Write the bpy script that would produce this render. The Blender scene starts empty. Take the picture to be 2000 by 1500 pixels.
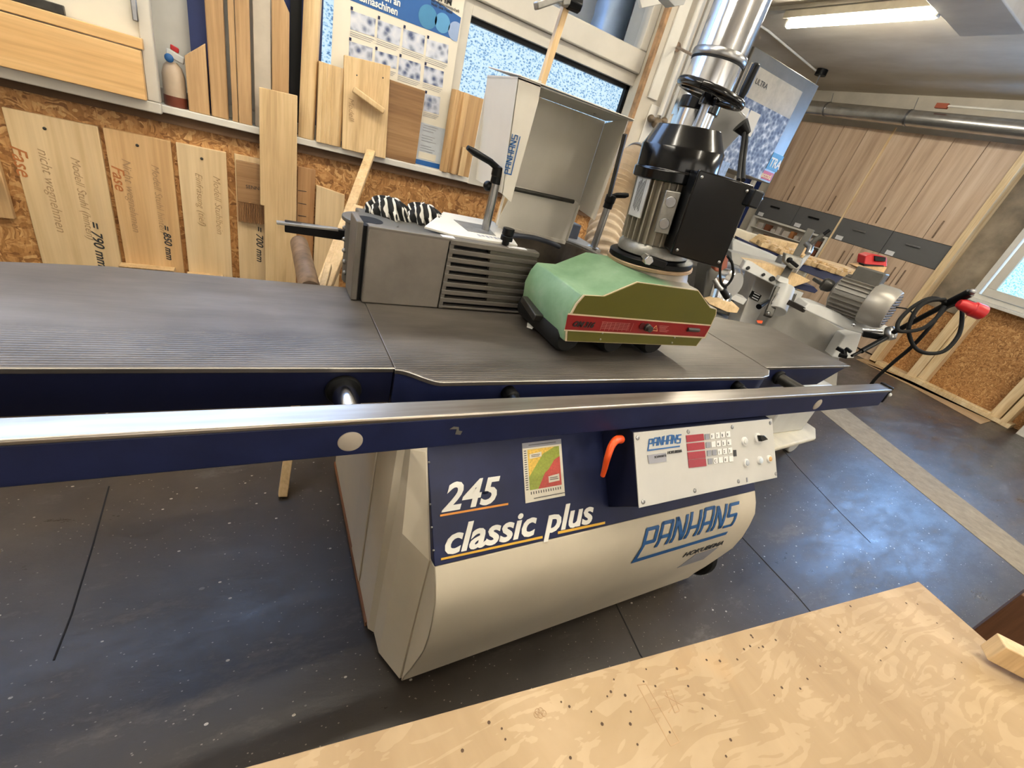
import bpy, bmesh, math, random
from mathutils import Vector, Matrix, Euler
random.seed(7)
S = bpy.context.scene
COL = S.collection
PI = math.pi

# ---------------------------------------------------------------- camera
F = 848.0
def _n(v):
    return Vector(v).normalized()
CD = _n((-455, 1505, F))                      # world down in camera axes (x right, y down, z forward)
_x = _n((1480, -30, F)); CX = (_x - CD * _x.dot(CD)).normalized()
CY = CD.cross(CX)
if CY.z < 0: CY = -CY
CAMH = 1.33
cam = bpy.data.objects.new('camera', bpy.data.cameras.new('camera'))
COL.objects.link(cam)
cam.data.sensor_width = 36.0
cam.data.lens = F * 36.0 / 2000.0
cam.data.clip_start = 0.02
cam.data.clip_end = 200
R = Matrix(((CX[0], -CX[1], -CX[2]), (CY[0], -CY[1], -CY[2]), (-CD[0], CD[1], CD[2]))).to_4x4()
cam.matrix_world = Matrix.Translation((0, 0, CAMH)) @ R
S.camera = cam

def ray(u, v):
    d = Vector((u - 1000, v - 750, F))
    return Vector((d.dot(CX), d.dot(CY), -d.dot(CD)))
C0 = Vector((0, 0, CAMH))
def aty(u, v, y):
    r = ray(u, v); return C0 + r * (y / r.y)
def atx(u, v, x):
    r = ray(u, v); return C0 + r * (x / r.x)
def atz(u, v, z):
    r = ray(u, v); return C0 + r * ((z - CAMH) / r.z)
def atd(u, v, d):
    return C0 + ray(u, v) * (d / F)

S.view_settings.view_transform = 'Standard'
S.view_settings.look = 'None'
S.view_settings.exposure = 0.8
S.view_settings.gamma = 1.0
S.view_settings.use_curve_mapping = False

# ---------------------------------------------------------------- materials
def lin(c):
    def f(x):
        x /= 255.0
        return x / 12.92 if x <= 0.04045 else ((x + 0.055) / 1.055) ** 2.4
    return (f(c[0]), f(c[1]), f(c[2]), 1.0)
MATS = {}
class NT:
    def __init__(s, name):
        s.m = bpy.data.materials.new(name); s.m.use_nodes = True
        s.t = s.m.node_tree; s.t.nodes.clear()
        s.out = s.t.nodes.new('ShaderNodeOutputMaterial')
        s.b = s.t.nodes.new('ShaderNodeBsdfPrincipled')
        s.t.links.new(s.b.outputs[0], s.out.inputs[0])
        MATS[name] = s.m
    def n(s, typ, ins=None, **kw):
        nd = s.t.nodes.new(typ)
        for k, v in kw.items(): setattr(nd, k, v)
        for k, v in (ins or {}).items():
            if hasattr(v, 'links') or hasattr(v, 'is_linked'): s.t.links.new(v, nd.inputs[k])
            else: nd.inputs[k].default_value = v
        return nd
    def set(s, k, v):
        if hasattr(v, 'is_linked'): s.t.links.new(v, s.b.inputs[k])
        else: s.b.inputs[k].default_value = v
    def coord(s, scale=(1, 1, 1), rot=(0, 0, 0), which='Object', rnd=False, vec=None):
        if vec is None: vec = s.n('ShaderNodeTexCoord').outputs[which]
        if rnd:
            oi = s.n('ShaderNodeObjectInfo')
            m = s.n('ShaderNodeVectorMath', {0: vec}, operation='ADD')
            sc = s.n('ShaderNodeMath', {0: oi.outputs['Random'], 1: 37.0}, operation='MULTIPLY')
            s.t.links.new(sc.outputs[0], m.inputs[1]); vec = m.outputs[0]
        mp = s.n('ShaderNodeMapping', {'Vector': vec, 'Scale': scale, 'Rotation': rot})
        return mp.outputs[0]
    def ramp(s, fac, stops, interp='LINEAR'):
        r = s.n('ShaderNodeValToRGB', {0: fac}); cr = r.color_ramp; cr.interpolation = interp
        while len(cr.elements) < len(stops): cr.elements.new(0.5)
        for e, (p, c) in zip(cr.elements, stops):
            e.position = p; e.color = c if len(c) == 4 else lin(c)
        return r.outputs[0]
    def mix(s, fac, a, b, mode='MIX'):
        m = s.n('ShaderNodeMix', data_type='RGBA', blend_type=mode)
        for sock, v in ((m.inputs[0], fac), (m.inputs[6], a), (m.inputs[7], b)):
            if hasattr(v, 'is_linked'): s.t.links.new(v, sock)
            else: sock.default_value = v
        return m.outputs[2]
    def bump(s, h, strength=0.3, dist=0.002):
        b = s.n('ShaderNodeBump', {'Height': h, 'Strength': strength, 'Distance': dist})
        s.t.links.new(b.outputs[0], s.b.inputs['Normal'])

def plain(name, c, rough=0.5, metal=0.0, var=0.08, scale=8, bump=0.0, coat=0, spec=None):
    t = NT(name); vec = t.coord()
    nz = t.n('ShaderNodeTexNoise', {'Vector': vec, 'Scale': scale, 'Detail': 5, 'Roughness': 0.6})
    base = lin(c); d = tuple(max(0, x * (1 - var * 2)) for x in base[:3]) + (1,)
    l = tuple(min(1, x * (1 + var)) for x in base[:3]) + (1,)
    t.set('Base Color', t.ramp(nz.outputs[0], [(0.3, d), (0.7, l)]))
    t.set('Roughness', rough); t.set('Metallic', metal)
    if coat: t.set('Coat Weight', coat); t.set('Coat Roughness', 0.1)
    if spec is not None: t.set('Specular IOR Level', spec)
    if bump:
        n2 = t.n('ShaderNodeTexNoise', {'Vector': vec, 'Scale': 180, 'Detail': 3})
        t.bump(n2.outputs[0], bump, 0.001)
    return t.m

def wood(name, dark, mid, light, axis=2, grain=1.0, rough=0.55, knots=False):
    t = NT(name)
    sc = [28.0 * grain] * 3; sc[axis] = 1.6 * grain
    vec = t.coord(scale=tuple(sc), rnd=True)
    n1 = t.n('ShaderNodeTexNoise', {'Vector': vec, 'Scale': 1.0, 'Detail': 6, 'Roughness': 0.62, 'Distortion': 0.6})
    sc2 = [5.0 * grain] * 3; sc2[axis] = 0.8 * grain
    n2 = t.n('ShaderNodeTexNoise', {'Vector': t.coord(scale=tuple(sc2), rnd=True), 'Scale': 1.0, 'Detail': 3, 'Distortion': 1.5})
    a = t.n('ShaderNodeMath', {0: n1.outputs[0], 1: 0.55}, operation='MULTIPLY')
    b = t.n('ShaderNodeMath', {0: n2.outputs[0], 1: 0.45, 2: a.outputs[0]}, operation='MULTIPLY_ADD')
    col = t.ramp(b.outputs[0], [(0.32, dark), (0.47, mid), (0.62, light)])
    sc3 = [140.0 * grain] * 3; sc3[axis] = 5 * grain
    n3 = t.n('ShaderNodeTexNoise', {'Vector': t.coord(scale=tuple(sc3)), 'Scale': 1.0, 'Detail': 2})
    f = t.ramp(n3.outputs[0], [(0.35, (0.82, 0.78, 0.74, 1)), (0.6, (1, 1, 1, 1))])
    t.set('Base Color', t.mix(0.6, col, f, 'MULTIPLY'))
    t.set('Roughness', rough)
    t.bump(n3.outputs[0], 0.12, 0.0006)
    return t.m

def osb(name):
    t = NT(name); base = t.coord()
    nd = t.n('ShaderNodeTexNoise', {'Vector': base, 'Scale': 9.0, 'Detail': 2})
    dv = t.n('ShaderNodeVectorMath', {0: nd.outputs['Color'], 1: (0.12, 0.12, 0.12)}, operation='MULTIPLY')
    dd = t.n('ShaderNodeVectorMath', {0: base, 1: dv.outputs[0]}, operation='ADD').outputs[0]
    outs = []
    for rot, s3 in (((0.4, 0.9, 0.3), (30, 30, 170)), ((0.2, -0.7, 0.9), (150, 32, 32)), ((0.9, 0.1, -0.5), (34, 160, 44))):
        v = t.n('ShaderNodeTexVoronoi', {'Vector': t.coord(scale=s3, rot=rot, vec=dd), 'Scale': 0.9, 'Randomness': 1.0})
        bw = t.n('ShaderNodeRGBToBW', {0: v.outputs['Color']})
        outs.append(bw.outputs[0])
    m1 = t.n('ShaderNodeTexNoise', {'Vector': base, 'Scale': 26, 'Detail': 1})
    s1 = t.n('ShaderNodeMath', {0: m1.outputs[0], 1: 0.5}, operation='GREATER_THAN')
    x = t.n('ShaderNodeMix', {0: s1.outputs[0], 2: outs[0], 3: outs[1]}, data_type='FLOAT')
    m2 = t.n('ShaderNodeTexNoise', {'Vector': base, 'Scale': 19, 'Detail': 1, 'Distortion': 1.0})
    s2 = t.n('ShaderNodeMath', {0: m2.outputs[0], 1: 0.52}, operation='GREATER_THAN')
    y = t.n('ShaderNodeMix', {0: s2.outputs[0], 2: x.outputs[0], 3: outs[2]}, data_type='FLOAT')
    col = t.ramp(y.outputs[0], [(0.1, (132, 88, 44)), (0.4, (172, 122, 68)), (0.62, (188, 138, 82)), (0.92, (216, 174, 118))])
    fib = t.n('ShaderNodeTexNoise', {'Vector': t.coord(scale=(160, 160, 40), rot=(0.3, 0.6, 0)), 'Scale': 1, 'Detail': 2})
    f = t.ramp(fib.outputs[0], [(0.35, (0.7, 0.66, 0.6, 1)), (0.6, (1, 1, 1, 1))])
    t.set('Base Color', t.mix(0.6, col, f, 'MULTIPLY'))
    t.set('Roughness', 0.6); t.bump(y.outputs[0], 0.25, 0.002)
    return t.m

def emit(name, c, s):
    t = NT(name); t.set('Base Color', lin(c)); t.set('Emission Color', lin(c)); t.set('Emission Strength', s)
    return t.m

M_osb = osb('osb')
M_birch = wood('birch_ply', (192, 162, 118), (214, 186, 142), (228, 203, 162), 2, 0.45)
M_oakv = wood('oak_plank', (138, 106, 70), (172, 137, 95), (194, 160, 116), 2)
M_oakp = wood('oak_pale', (176, 146, 104), (206, 176, 130), (222, 195, 150), 2)
M_tan = wood('tan_board', (158, 122, 80), (184, 148, 102), (204, 170, 122), 2, 0.8)
M_brn = wood('brown_board', (116, 84, 52), (146, 110, 72), (166, 130, 90), 0)
M_shelfw = wood('golden_board', (196, 152, 96), (218, 176, 118), (230, 192, 136), 0, 0.6)
M_white = plain('white_paint', (214, 210, 200), 0.45, var=0.04)
M_frame = plain('window_plastic', (205, 199, 186), 0.4, var=0.03)
M_sheet = plain('white_sheet_metal', (212, 207, 196), 0.4, var=0.03)
M_beige = plain('beige_enamel', (214, 203, 182), 0.42, var=0.04, scale=4, bump=0.05)
M_navy = plain('navy_enamel', (30, 37, 72), 0.42, var=0.14, bump=0.12, spec=0.3)
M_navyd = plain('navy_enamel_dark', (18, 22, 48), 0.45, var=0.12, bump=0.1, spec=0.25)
M_cap = plain('black_gloss', (4, 4, 6), 0.16, var=0.1, spec=0.4)
M_blk = plain('black_plastic', (6, 6, 7), 0.38, var=0.1, spec=0.22)
M_rub = plain('black_rubber', (11, 11, 11), 0.7, var=0.2, spec=0.3)
M_alu = plain('cast_aluminium', (150, 148, 142), 0.42, 0.7, var=0.15, scale=30)
M_fence = plain('fence_aluminium', (118, 112, 104), 0.5, 0.35, var=0.1, scale=12)
M_fence2 = plain('fence_rail_grey', (104, 99, 92), 0.5, 0.3, var=0.1, scale=12)
M_chrome = plain('chrome', (222, 224, 228), 0.14, 1.0, var=0.03)
M_steel = plain('steel', (160, 160, 160), 0.3, 1.0, var=0.1, scale=20)
M_rust = plain('rusty_steel', (140, 118, 98), 0.45, 0.6, var=0.25, scale=25)
M_dsteel = plain('dark_steel', (70, 68, 64), 0.4, 0.6, var=0.2, scale=20)
M_greym = plain('grey_machine', (176, 174, 168), 0.45, var=0.06)
M_lgrey = plain('light_grey_enamel', (200, 200, 196), 0.4, var=0.04)
M_dgrey = plain('dark_grey_metal', (92, 90, 84), 0.45, 0.2, var=0.12)
M_cap_d = plain('graphite_drawer', (92, 92, 92), 0.5, var=0.03)
M_orange = plain('orange_plastic', (232, 84, 28), 0.35, var=0.05)
M_red = plain('red_paint', (122, 8, 10), 0.35, var=0.06)
M_redplug = plain('red_plastic', (178, 24, 28), 0.4, var=0.08)
M_olive = plain('olive_paint', (80, 77, 3), 0.4, var=0.05, scale=4)
M_cream = plain('cream_line', (196, 178, 150), 0.4)
M_paper = plain('paper', (224, 217, 200), 0.6, var=0.02)
M_whitep = plain('white_print', (238, 236, 228), 0.45, var=0.02)
M_yellow = plain('yellow_print', (226, 176, 60), 0.4, var=0.02)
M_bluep = plain('blue_print', (34, 92, 152), 0.45, var=0.05)
M_blued = plain('blue_header', (24, 88, 156), 0.45, var=0.05)
M_blc = plain('blue_circle', (84, 150, 196), 0.45, var=0.05)
M_ink = plain('dark_print', (50, 50, 52), 0.6)
M_greyp = plain('grey_print', (150, 150, 158), 0.5)
M_orink = plain('orange_marker', (182, 112, 60), 0.6)
M_pencil = plain('pencil', (168, 136, 98), 0.7)
M_rubber_hose = plain('hose_ribs', (186, 166, 138), 0.5, var=0.15)
M_plaster = plain('plaster_paint', (200, 192, 176), 0.7, var=0.06, scale=5, bump=0.1)
M_concrete = plain('old_concrete', (150, 136, 116), 0.8, var=0.25, scale=3, bump=0.2)
M_ledred = plain('display_red', (150, 42, 54), 0.3, var=0.1, scale=300)
M_key = plain('key_white', (226, 224, 220), 0.45)
M_keyg = plain('key_grey', (140, 142, 150), 0.45)
M_lpaper = plain('label_white', (225, 225, 225), 0.6)
M_cgreen = plain('chart_green', (150, 160, 60), 0.5, var=0.1, scale=200)
M_cred = plain('chart_red', (196, 78, 68), 0.5, var=0.1, scale=200)
M_cyel = plain('chart_yellow', (232, 190, 80), 0.5, var=0.15, scale=200)
M_liquid = plain('red_liquid', (110, 56, 40), 0.3)
M_hdpe = plain('milky_plastic', (190, 170, 146), 0.4)
M_bluebrd = plain('blue_board', (28, 46, 100), 0.45)
M_brass = plain('brass_fitting', (120, 104, 84), 0.5, 0.5, var=0.2)
M_spring = plain('brown_card', (176, 132, 84), 0.8, var=0.1)
M_bench = wood('cast_bench', (140, 136, 128), (160, 156, 148), (176, 172, 164), 0, 0.4)
M_matbrown = plain('brown_mat', (186, 152, 108), 0.6, var=0.1, scale=4)

def green():
    t = NT('dusty_green_paint'); vec = t.coord()
    n1 = t.n('ShaderNodeTexNoise', {'Vector': vec, 'Scale': 7, 'Detail': 6, 'Roughness': 0.65})
    c = t.ramp(n1.outputs[0], [(0.35, (98, 132, 98)), (0.6, (122, 152, 120)), (0.78, (152, 158, 140))])
    sx = t.n('ShaderNodeSeparateXYZ', {0: vec}); nx = t.n('ShaderNodeTexNoise', {'Vector': vec, 'Scale': 11, 'Detail': 5})
    ad = t.n('ShaderNodeMath', {0: nx.outputs[0], 1: 0.16, 2: sx.outputs[0]}, operation='MULTIPLY_ADD')
    mr = t.n('ShaderNodeMapRange', {0: ad.outputs[0], 1: 0.09, 2: 0.15, 3: 0.0, 4: 0.9})
    c = t.mix(mr.outputs[0], c, lin((158, 148, 132)))
    t.set('Base Color', c); t.set('Roughness', 0.5); return t.m
M_green = green()
def table_metal():
    t = NT('planed_cast_iron')
    vec = t.n('ShaderNodeTexCoord').outputs['Object']
    n1 = t.n('ShaderNodeTexNoise', {'Vector': t.coord(scale=(2, 6, 6)), 'Scale': 1.6, 'Detail': 6, 'Roughness': 0.6})
    c = t.ramp(n1.outputs[0], [(0.3, (94, 88, 81)), (0.5, (114, 107, 99)), (0.72, (132, 125, 117))])
    fine = t.n('ShaderNodeTexNoise', {'Vector': t.coord(scale=(6, 300, 1)), 'Scale': 1, 'Detail': 2})
    c2 = t.mix(0.25, c, t.ramp(fine.outputs[0], [(0.3, (0.5, 0.5, 0.5, 1)), (0.7, (1, 1, 1, 1))]), 'MULTIPLY')
    t.set('Base Color', c2); t.set('Metallic', 0.7)
    r = t.n('ShaderNodeMapRange', {0: n1.outputs[0], 3: 0.34, 4: 0.5}); t.set('Roughness', r.outputs[0])
    w = t.n('ShaderNodeTexWave', {'Vector': vec, 'Scale': 42.0, 'Distortion': 0.0}, bands_direction='Y')
    sx = t.n('ShaderNodeSeparateXYZ', {0: vec})
    g = t.n('ShaderNodeMapRange', {0: sx.outputs[1], 1: 0.06, 2: -0.10, 3: 0.0, 4: 1.0})
    mu = t.n('ShaderNodeMath', {0: w.outputs['Fac'], 1: g.outputs[0]}, operation='MULTIPLY')
    t.bump(mu.outputs[0], 0.55, 0.0015)
    return t.m
M_table = table_metal()
def rail_metal():
    t = NT('brushed_rail')
    n1 = t.n('ShaderNodeTexNoise', {'Vector': t.coord(scale=(3, 40, 40)), 'Scale': 1, 'Detail': 4})
    t.set('Base Color', t.ramp(n1.outputs[0], [(0.3, (150, 140, 128)), (0.7, (190, 184, 176))]))
    t.set('Metallic', 0.9); t.set('Roughness', 0.33); return t.m
M_rail = rail_metal()
def floor_mat():
    t = NT('worn_floor_paint'); vec = t.coord()
    n1 = t.n('ShaderNodeTexNoise', {'Vector': vec, 'Scale': 1.3, 'Detail': 8, 'Roughness': 0.65})
    c = t.ramp(n1.outputs[0], [(0.3, (54, 46, 38)), (0.5, (68, 60, 52)), (0.7, (86, 78, 68))])
    n2 = t.n('ShaderNodeTexNoise', {'Vector': t.coord(scale=(1, 2.6, 1), rot=(0, 0, 0.4)), 'Scale': 3.0, 'Detail': 9, 'Roughness': 0.75})
    c = t.mix(t.ramp(n2.outputs[0], [(0.56, (0, 0, 0, 1)), (0.72, (0.75, 0.75, 0.75, 1))]), c, lin((118, 110, 100)))
    big = t.n('ShaderNodeTexNoise', {'Vector': t.coord(), 'Scale': 0.9, 'Detail': 4, 'Distortion': 1.0})
    c = t.mix(t.ramp(big.outputs[0], [(0.42, (0.45, 0.45, 0.45, 1)), (0.62, (0, 0, 0, 1))]), c, lin((34, 31, 28)))
    for s, th, colr in ((22, 0.10, (176, 166, 150)), (60, 0.13, (130, 121, 108)), (6, 0.07, (104, 98, 90)), (11, 0.055, (186, 178, 166))):
        v = t.n('ShaderNodeTexVoronoi', {'Vector': t.coord(scale=(1, 1.5, 1), rot=(0, 0, 0.3 * s)), 'Scale': s, 'Randomness': 1})
        bw = t.n('ShaderNodeSeparateColor', {0: v.outputs['Color']})
        near = t.n('ShaderNodeMath', {0: v.outputs['Distance'], 1: th}, operation='LESS_THAN')
        pick = t.n('ShaderNodeMath', {0: bw.outputs[0], 1: 0.62}, operation='GREATER_THAN')
        f = t.n('ShaderNodeMath', {0: near.outputs[0], 1: pick.outputs[0]}, operation='MULTIPLY')
        c = t.mix(f.outputs[0], c, lin(colr))
    t.set('Base Color', c)
    r = t.n('ShaderNodeMapRange', {0: n2.outputs[0], 1: 0.3, 2: 0.75, 3: 0.24, 4: 0.55}); t.set('Roughness', r.outputs[0])
    t.bump(n2.outputs[0], 0.35, 0.004)
    return t.m
M_floor = floor_mat()
def strip_mat():
    t = NT('tan_screed'); n = t.n('ShaderNodeTexNoise', {'Vector': t.coord(), 'Scale': 14, 'Detail': 8, 'Roughness': 0.7})
    t.set('Base Color', t.ramp(n.outputs[0], [(0.3, (128, 116, 96)), (0.7, (164, 150, 126))])); t.set('Roughness', 0.75)
    return t.m
M_strip = strip_mat()
def ceil_mat():
    t = NT('ceiling_plaster'); n = t.n('ShaderNodeTexNoise', {'Vector': t.coord(scale=(1, 0.4, 1)), 'Scale': 2.2, 'Detail': 7, 'Roughness': 0.6})
    t.set('Base Color', t.ramp(n.outputs[0], [(0.3, (188, 176, 156)), (0.7, (216, 207, 190))])); t.set('Roughness', 0.8)
    return t.m
M_ceil = ceil_mat()
def cab_mat():
    t = NT('laminate_oak')
    n1 = t.n('ShaderNodeTexNoise', {'Vector': t.coord(scale=(5, 8, .7), rnd=True), 'Scale': 1, 'Detail': 6, 'Roughness': 0.6, 'Distortion': 0.4})
    n2 = t.n('ShaderNodeTexNoise', {'Vector': t.coord(scale=(14, 26, 1.4)), 'Scale': 1, 'Detail': 3})
    a = t.n('ShaderNodeMath', {0: n2.outputs[0], 1: 0.4}, operation='MULTIPLY')
    b = t.n('ShaderNodeMath', {0: n1.outputs[0], 1: 0.6, 2: a.outputs[0]}, operation='MULTIPLY_ADD')
    t.set('Base Color', t.ramp(b.outputs[0], [(0.34, (164, 138, 114)), (0.5, (194, 168, 142)), (0.66, (210, 188, 164))]))
    t.set('Roughness', 0.5); return t.m
M_cab = cab_mat()
def glass_tex(name, s=2.0, dens=75, c0=(84, 118, 160), c1=(140, 185, 220), c2=(205, 232, 248)):
    t = NT(name)
    w = t.n('ShaderNodeTexVoronoi', {'Vector': t.coord(scale=(1, 1, 1.5)), 'Scale': dens, 'Randomness': 0.9})
    n = t.n('ShaderNodeTexNoise', {'Vector': t.coord(scale=(1, 1, 1)), 'Scale': dens * 1.3, 'Detail': 2, 'Distortion': 1.2})
    a = t.n('ShaderNodeMath', {0: w.outputs['Distance'], 1: 0.5}, operation='MULTIPLY')
    b = t.n('ShaderNodeMath', {0: n.outputs[0], 1: 0.75, 2: a.outputs[0]}, operation='MULTIPLY_ADD')
    c = t.ramp(b.outputs[0], [(0.40, c0), (0.52, c1), (0.66, c2)])
    t.set('Base Color', lin((30, 40, 60))); t.set('Emission Color', c); t.set('Emission Strength', s); t.set('Roughness', 0.2)
    t.bump(b.outputs[0], 0.6, 0.004)
    return t.m
M_pane = glass_tex('daylit_structured_glass', 0.62)
M_paneB = glass_tex('daylit_frosted_glass', 0.8, 60, (90, 180, 225), (130, 212, 245), (200, 235, 250))
def clear_glass():
    t = NT('clear_glass'); t.set('Base Color', (1, 1, 1, 1)); t.set('Roughness', 0.0); t.set('Transmission Weight', 1.0); t.set('IOR', 1.02)
    return t.m
M_glass = clear_glass()
M_day = emit('bright_daylight_pane', (165, 200, 255), 3.6)
M_fillR = emit('bright_blue_daylight_pane', (140, 190, 255), 13.0)  # strong glow for an unseen pane, added to put blue sheen on the floor
M_fillF = emit('soft_daylight_pane', (240, 232, 220), 1.0)  # fill glow for the window panes added out of view
def table_ply():
    t = NT('bench_plywood')
    vec = t.coord(scale=(1.0, 0.55, 1), rot=(0, 0, 0.35))
    n1 = t.n('ShaderNodeTexNoise', {'Vector': vec, 'Scale': 2.6, 'Detail': 6, 'Roughness': 0.6, 'Distortion': 1.2})
    c = t.ramp(n1.outputs[0], [(0.3, (150, 124, 90)), (0.5, (172, 147, 112)), (0.7, (188, 164, 130))])
    w = t.n('ShaderNodeTexNoise', {'Vector': t.coord(scale=(1, 3.4, 1), rot=(0, 0, 0.5)), 'Scale': 5, 'Detail': 3, 'Distortion': 2.5})
    l = t.n('ShaderNodeMath', {0: w.outputs[0], 1: 22.0}, operation='MULTIPLY')
    f = t.n('ShaderNodeMath', {0: l.outputs[0]}, operation='SINE')
    c = t.mix(0.5, c, t.ramp(f.outputs[0], [(0.0, (0.78, 0.72, 0.64, 1)), (0.16, (1, 1, 1, 1))]), 'MULTIPLY')
    n4 = t.n('ShaderNodeTexNoise', {'Vector': t.coord(), 'Scale': 4.2, 'Detail': 3})
    c = t.mix(t.ramp(n4.outputs[0], [(0.66, (0, 0, 0, 1)), (0.74, (0.5, 0.5, 0.5, 1))]), c, lin((190, 150, 100)))
    t.set('Base Color', c); t.set('Roughness', 0.6); t.set('Specular IOR Level', 0.3); return t.m
M_ply = table_ply()
def photo_mat(name, sc, a=(70, 84, 120), b=(190, 196, 210)):
    t = NT(name); n = t.n('ShaderNodeTexVoronoi', {'Vector': t.coord(rnd=True), 'Scale': sc})
    n2 = t.n('ShaderNodeTexNoise', {'Vector': t.coord(rnd=True), 'Scale': sc * 0.6, 'Detail': 3})
    m = t.n('ShaderNodeMath', {0: n.outputs['Distance'], 1: n2.outputs[0]}, operation='MULTIPLY')
    t.set('Base Color', t.ramp(m.outputs[0], [(0.08, a), (0.28, b), (0.5, (214, 216, 222))])); t.set('Roughness', 0.5)
    return t.m
M_photo = photo_mat('poster_photo', 34)
M_photo2 = photo_mat('poster_photo_faded', 30, (72, 82, 108), (128, 138, 156))
def stripes():
    t = NT('striped_fabric')
    w = t.n('ShaderNodeTexWave', {'Vector': t.coord(rot=(0.3, 0.5, 0.6)), 'Scale': 17.0, 'Distortion': 5.0, 'Detail': 1})
    t.set('Base Color', t.ramp(w.outputs['Fac'], [(0.0, (14, 14, 14)), (0.8, (14, 14, 14)), (0.88, (215, 212, 205))])); t.set('Roughness', 0.9)
    return t.m
M_stripe = stripes()

# ---------------------------------------------------------------- mesh helpers
def ring(mb, axis, a, b, c, d, t, e0, e1):
    """rectangular frame without overlapping members; axis 'y': x a..b, z c..d, depth y e0..e1; axis 'x': y a..b, z c..d, depth x e0..e1"""
    def bx(u0, u1, w0, w1):
        if axis == 'y': mb.box((u0, e0, w0), (u1, e1, w1))
        else: mb.box((e0, u0, w0), (e1, u1, w1))
    bx(a, b, c, c + t); bx(a, b, d - t, d); bx(a, a + t, c + t, d - t); bx(b - t, b, c + t, d - t)
    return mb
class MB:
    def __init__(s): s.v = []; s.f = []
    def add(s, vs, fs):
        o = len(s.v); s.v += [Vector(v) for v in vs]; s.f += [tuple(i + o for i in f) for f in fs]; return s
    def box(s, a, b):
        (x0, y0, z0), (x1, y1, z1) = a, b
        return s.add([(x0, y0, z0), (x1, y0, z0), (x1, y1, z0), (x0, y1, z0), (x0, y0, z1), (x1, y0, z1), (x1, y1, z1), (x0, y1, z1)],
                     [(0, 3, 2, 1), (4, 5, 6, 7), (0, 1, 5, 4), (1, 2, 6, 5), (2, 3, 7, 6), (3, 0, 4, 7)])
    def obox(s, c, ex, ey, ez):
        c, ex, ey, ez = map(Vector, (c, ex, ey, ez)); vs = []
        for k in (-1, 1):
            for i, j in ((-1, -1), (1, -1), (1, 1), (-1, 1)): vs.append(c + ex * i + ey * j + ez * k)
        return s.add(vs, [(0, 3, 2, 1), (4, 5, 6, 7), (0, 1, 5, 4), (1, 2, 6, 5), (2, 3, 7, 6), (3, 0, 4, 7)])
    def beam(s, p, q, w, h, up=(0, 0, 1)):
        p, q, up = Vector(p), Vector(q), Vector(up); d = (q - p); L = d.length; d.normalize()
        sd = d.cross(up)
        if sd.length < 1e-4: sd = d.cross(Vector((1, 0, 0)))
        sd.normalize(); u = sd.cross(d)
        return s.obox((p + q) / 2, d * L / 2, sd * w / 2, u * h / 2)
    def prism(s, poly, ext):
        n = len(poly); ext = Vector(ext); p = [Vector(x) for x in poly]
        return s.add(p + [x + ext for x in p], [tuple(range(n - 1, -1, -1)), tuple(range(n, 2 * n))] + [(i, (i + 1) % n, (i + 1) % n + n, i + n) for i in range(n)])
    def cyl(s, p, q, r, r2=None, n=24, caps=True):
        return s.lathe(p, q, [(r, 0), (r if r2 is None else r2, 1)], n, caps)
    def lathe(s, p, q, prof, n=28, caps=True, absolute=False):
        p, q = Vector(p), Vector(q); d = q - p; L = 1 if absolute else d.length; d.normalize()
        a = d.cross(Vector((0, 0, 1)))
        if a.length < 1e-3: a = Vector((1, 0, 0))
        a.normalize(); b = d.cross(a); vs = []; fs = []
        for r, h in prof:
            for i in range(n):
                t = 2 * PI * i / n; vs.append(p + d * h * L + a * r * math.cos(t) + b * r * math.sin(t))
        for k in range(len(prof) - 1):
            for i in range(n):
                j = (i + 1) % n; fs.append((k * n + i, k * n + j, (k + 1) * n + j, (k + 1) * n + i))
        if caps:
            fs.append(tuple(range(n - 1, -1, -1))); m = (len(prof) - 1) * n; fs.append(tuple(range(m, m + n)))
        return s.add(vs, fs)
    def tube(s, pts, r, n=10):
        P = [Vector(p) for p in pts]; vs = []; fs = []; up = None
        rr = r if isinstance(r, (list, tuple)) else [r] * len(P)
        for k, p in enumerate(P):
            d = (P[min(k + 1, len(P) - 1)] - P[max(k - 1, 0)]).normalized()
            if up is None:
                up = d.cross(Vector((0.3, 0.2, 0.9))); up.normalize()
            a = (up - d * up.dot(d)).normalized(); up = a; b = d.cross(a)
            for i in range(n):
                t = 2 * PI * i / n; vs.append(p + (a * math.cos(t) + b * math.sin(t)) * rr[k])
        for k in range(len(P) - 1):
            for i in range(n):
                j = (i + 1) % n; fs.append((k * n + i, k * n + j, (k + 1) * n + j, (k + 1) * n + i))
        fs.append(tuple(range(n - 1, -1, -1))); m = (len(P) - 1) * n; fs.append(tuple(range(m, m + n)))
        return s.add(vs, fs)
    def torus(s, c, axis, R_, r, n=40, m=10, arc=(0, 2 * PI)):
        c = Vector(c); ax = Vector(axis).normalized(); a = ax.cross(Vector((0, 0, 1)))
        if a.length < 1e-3: a = Vector((1, 0, 0))
        a.normalize(); b = ax.cross(a)
        pts = [c + (a * math.cos(arc[0] + (arc[1] - arc[0]) * i / n) + b * math.sin(arc[0] + (arc[1] - arc[0]) * i / n)) * R_ for i in range(n + 1)]
        return s.tube(pts, r, m)
    def sphere(s, c, r, n=16, m=10, sq=(1, 1, 1)):
        c = Vector(c); vs = []; fs = []
        for k in range(m + 1):
            ph = PI * k / m
            for i in range(n):
                t = 2 * PI * i / n
                vs.append(c + Vector((math.sin(ph) * math.cos(t) * sq[0], math.sin(ph) * math.sin(t) * sq[1], math.cos(ph) * sq[2])) * r)
        for k in range(m):
            for i in range(n):
                j = (i + 1) % n; fs.append((k * n + i, (k + 1) * n + i, (k + 1) * n + j, k * n + j))
        return s.add(vs, fs)
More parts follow.
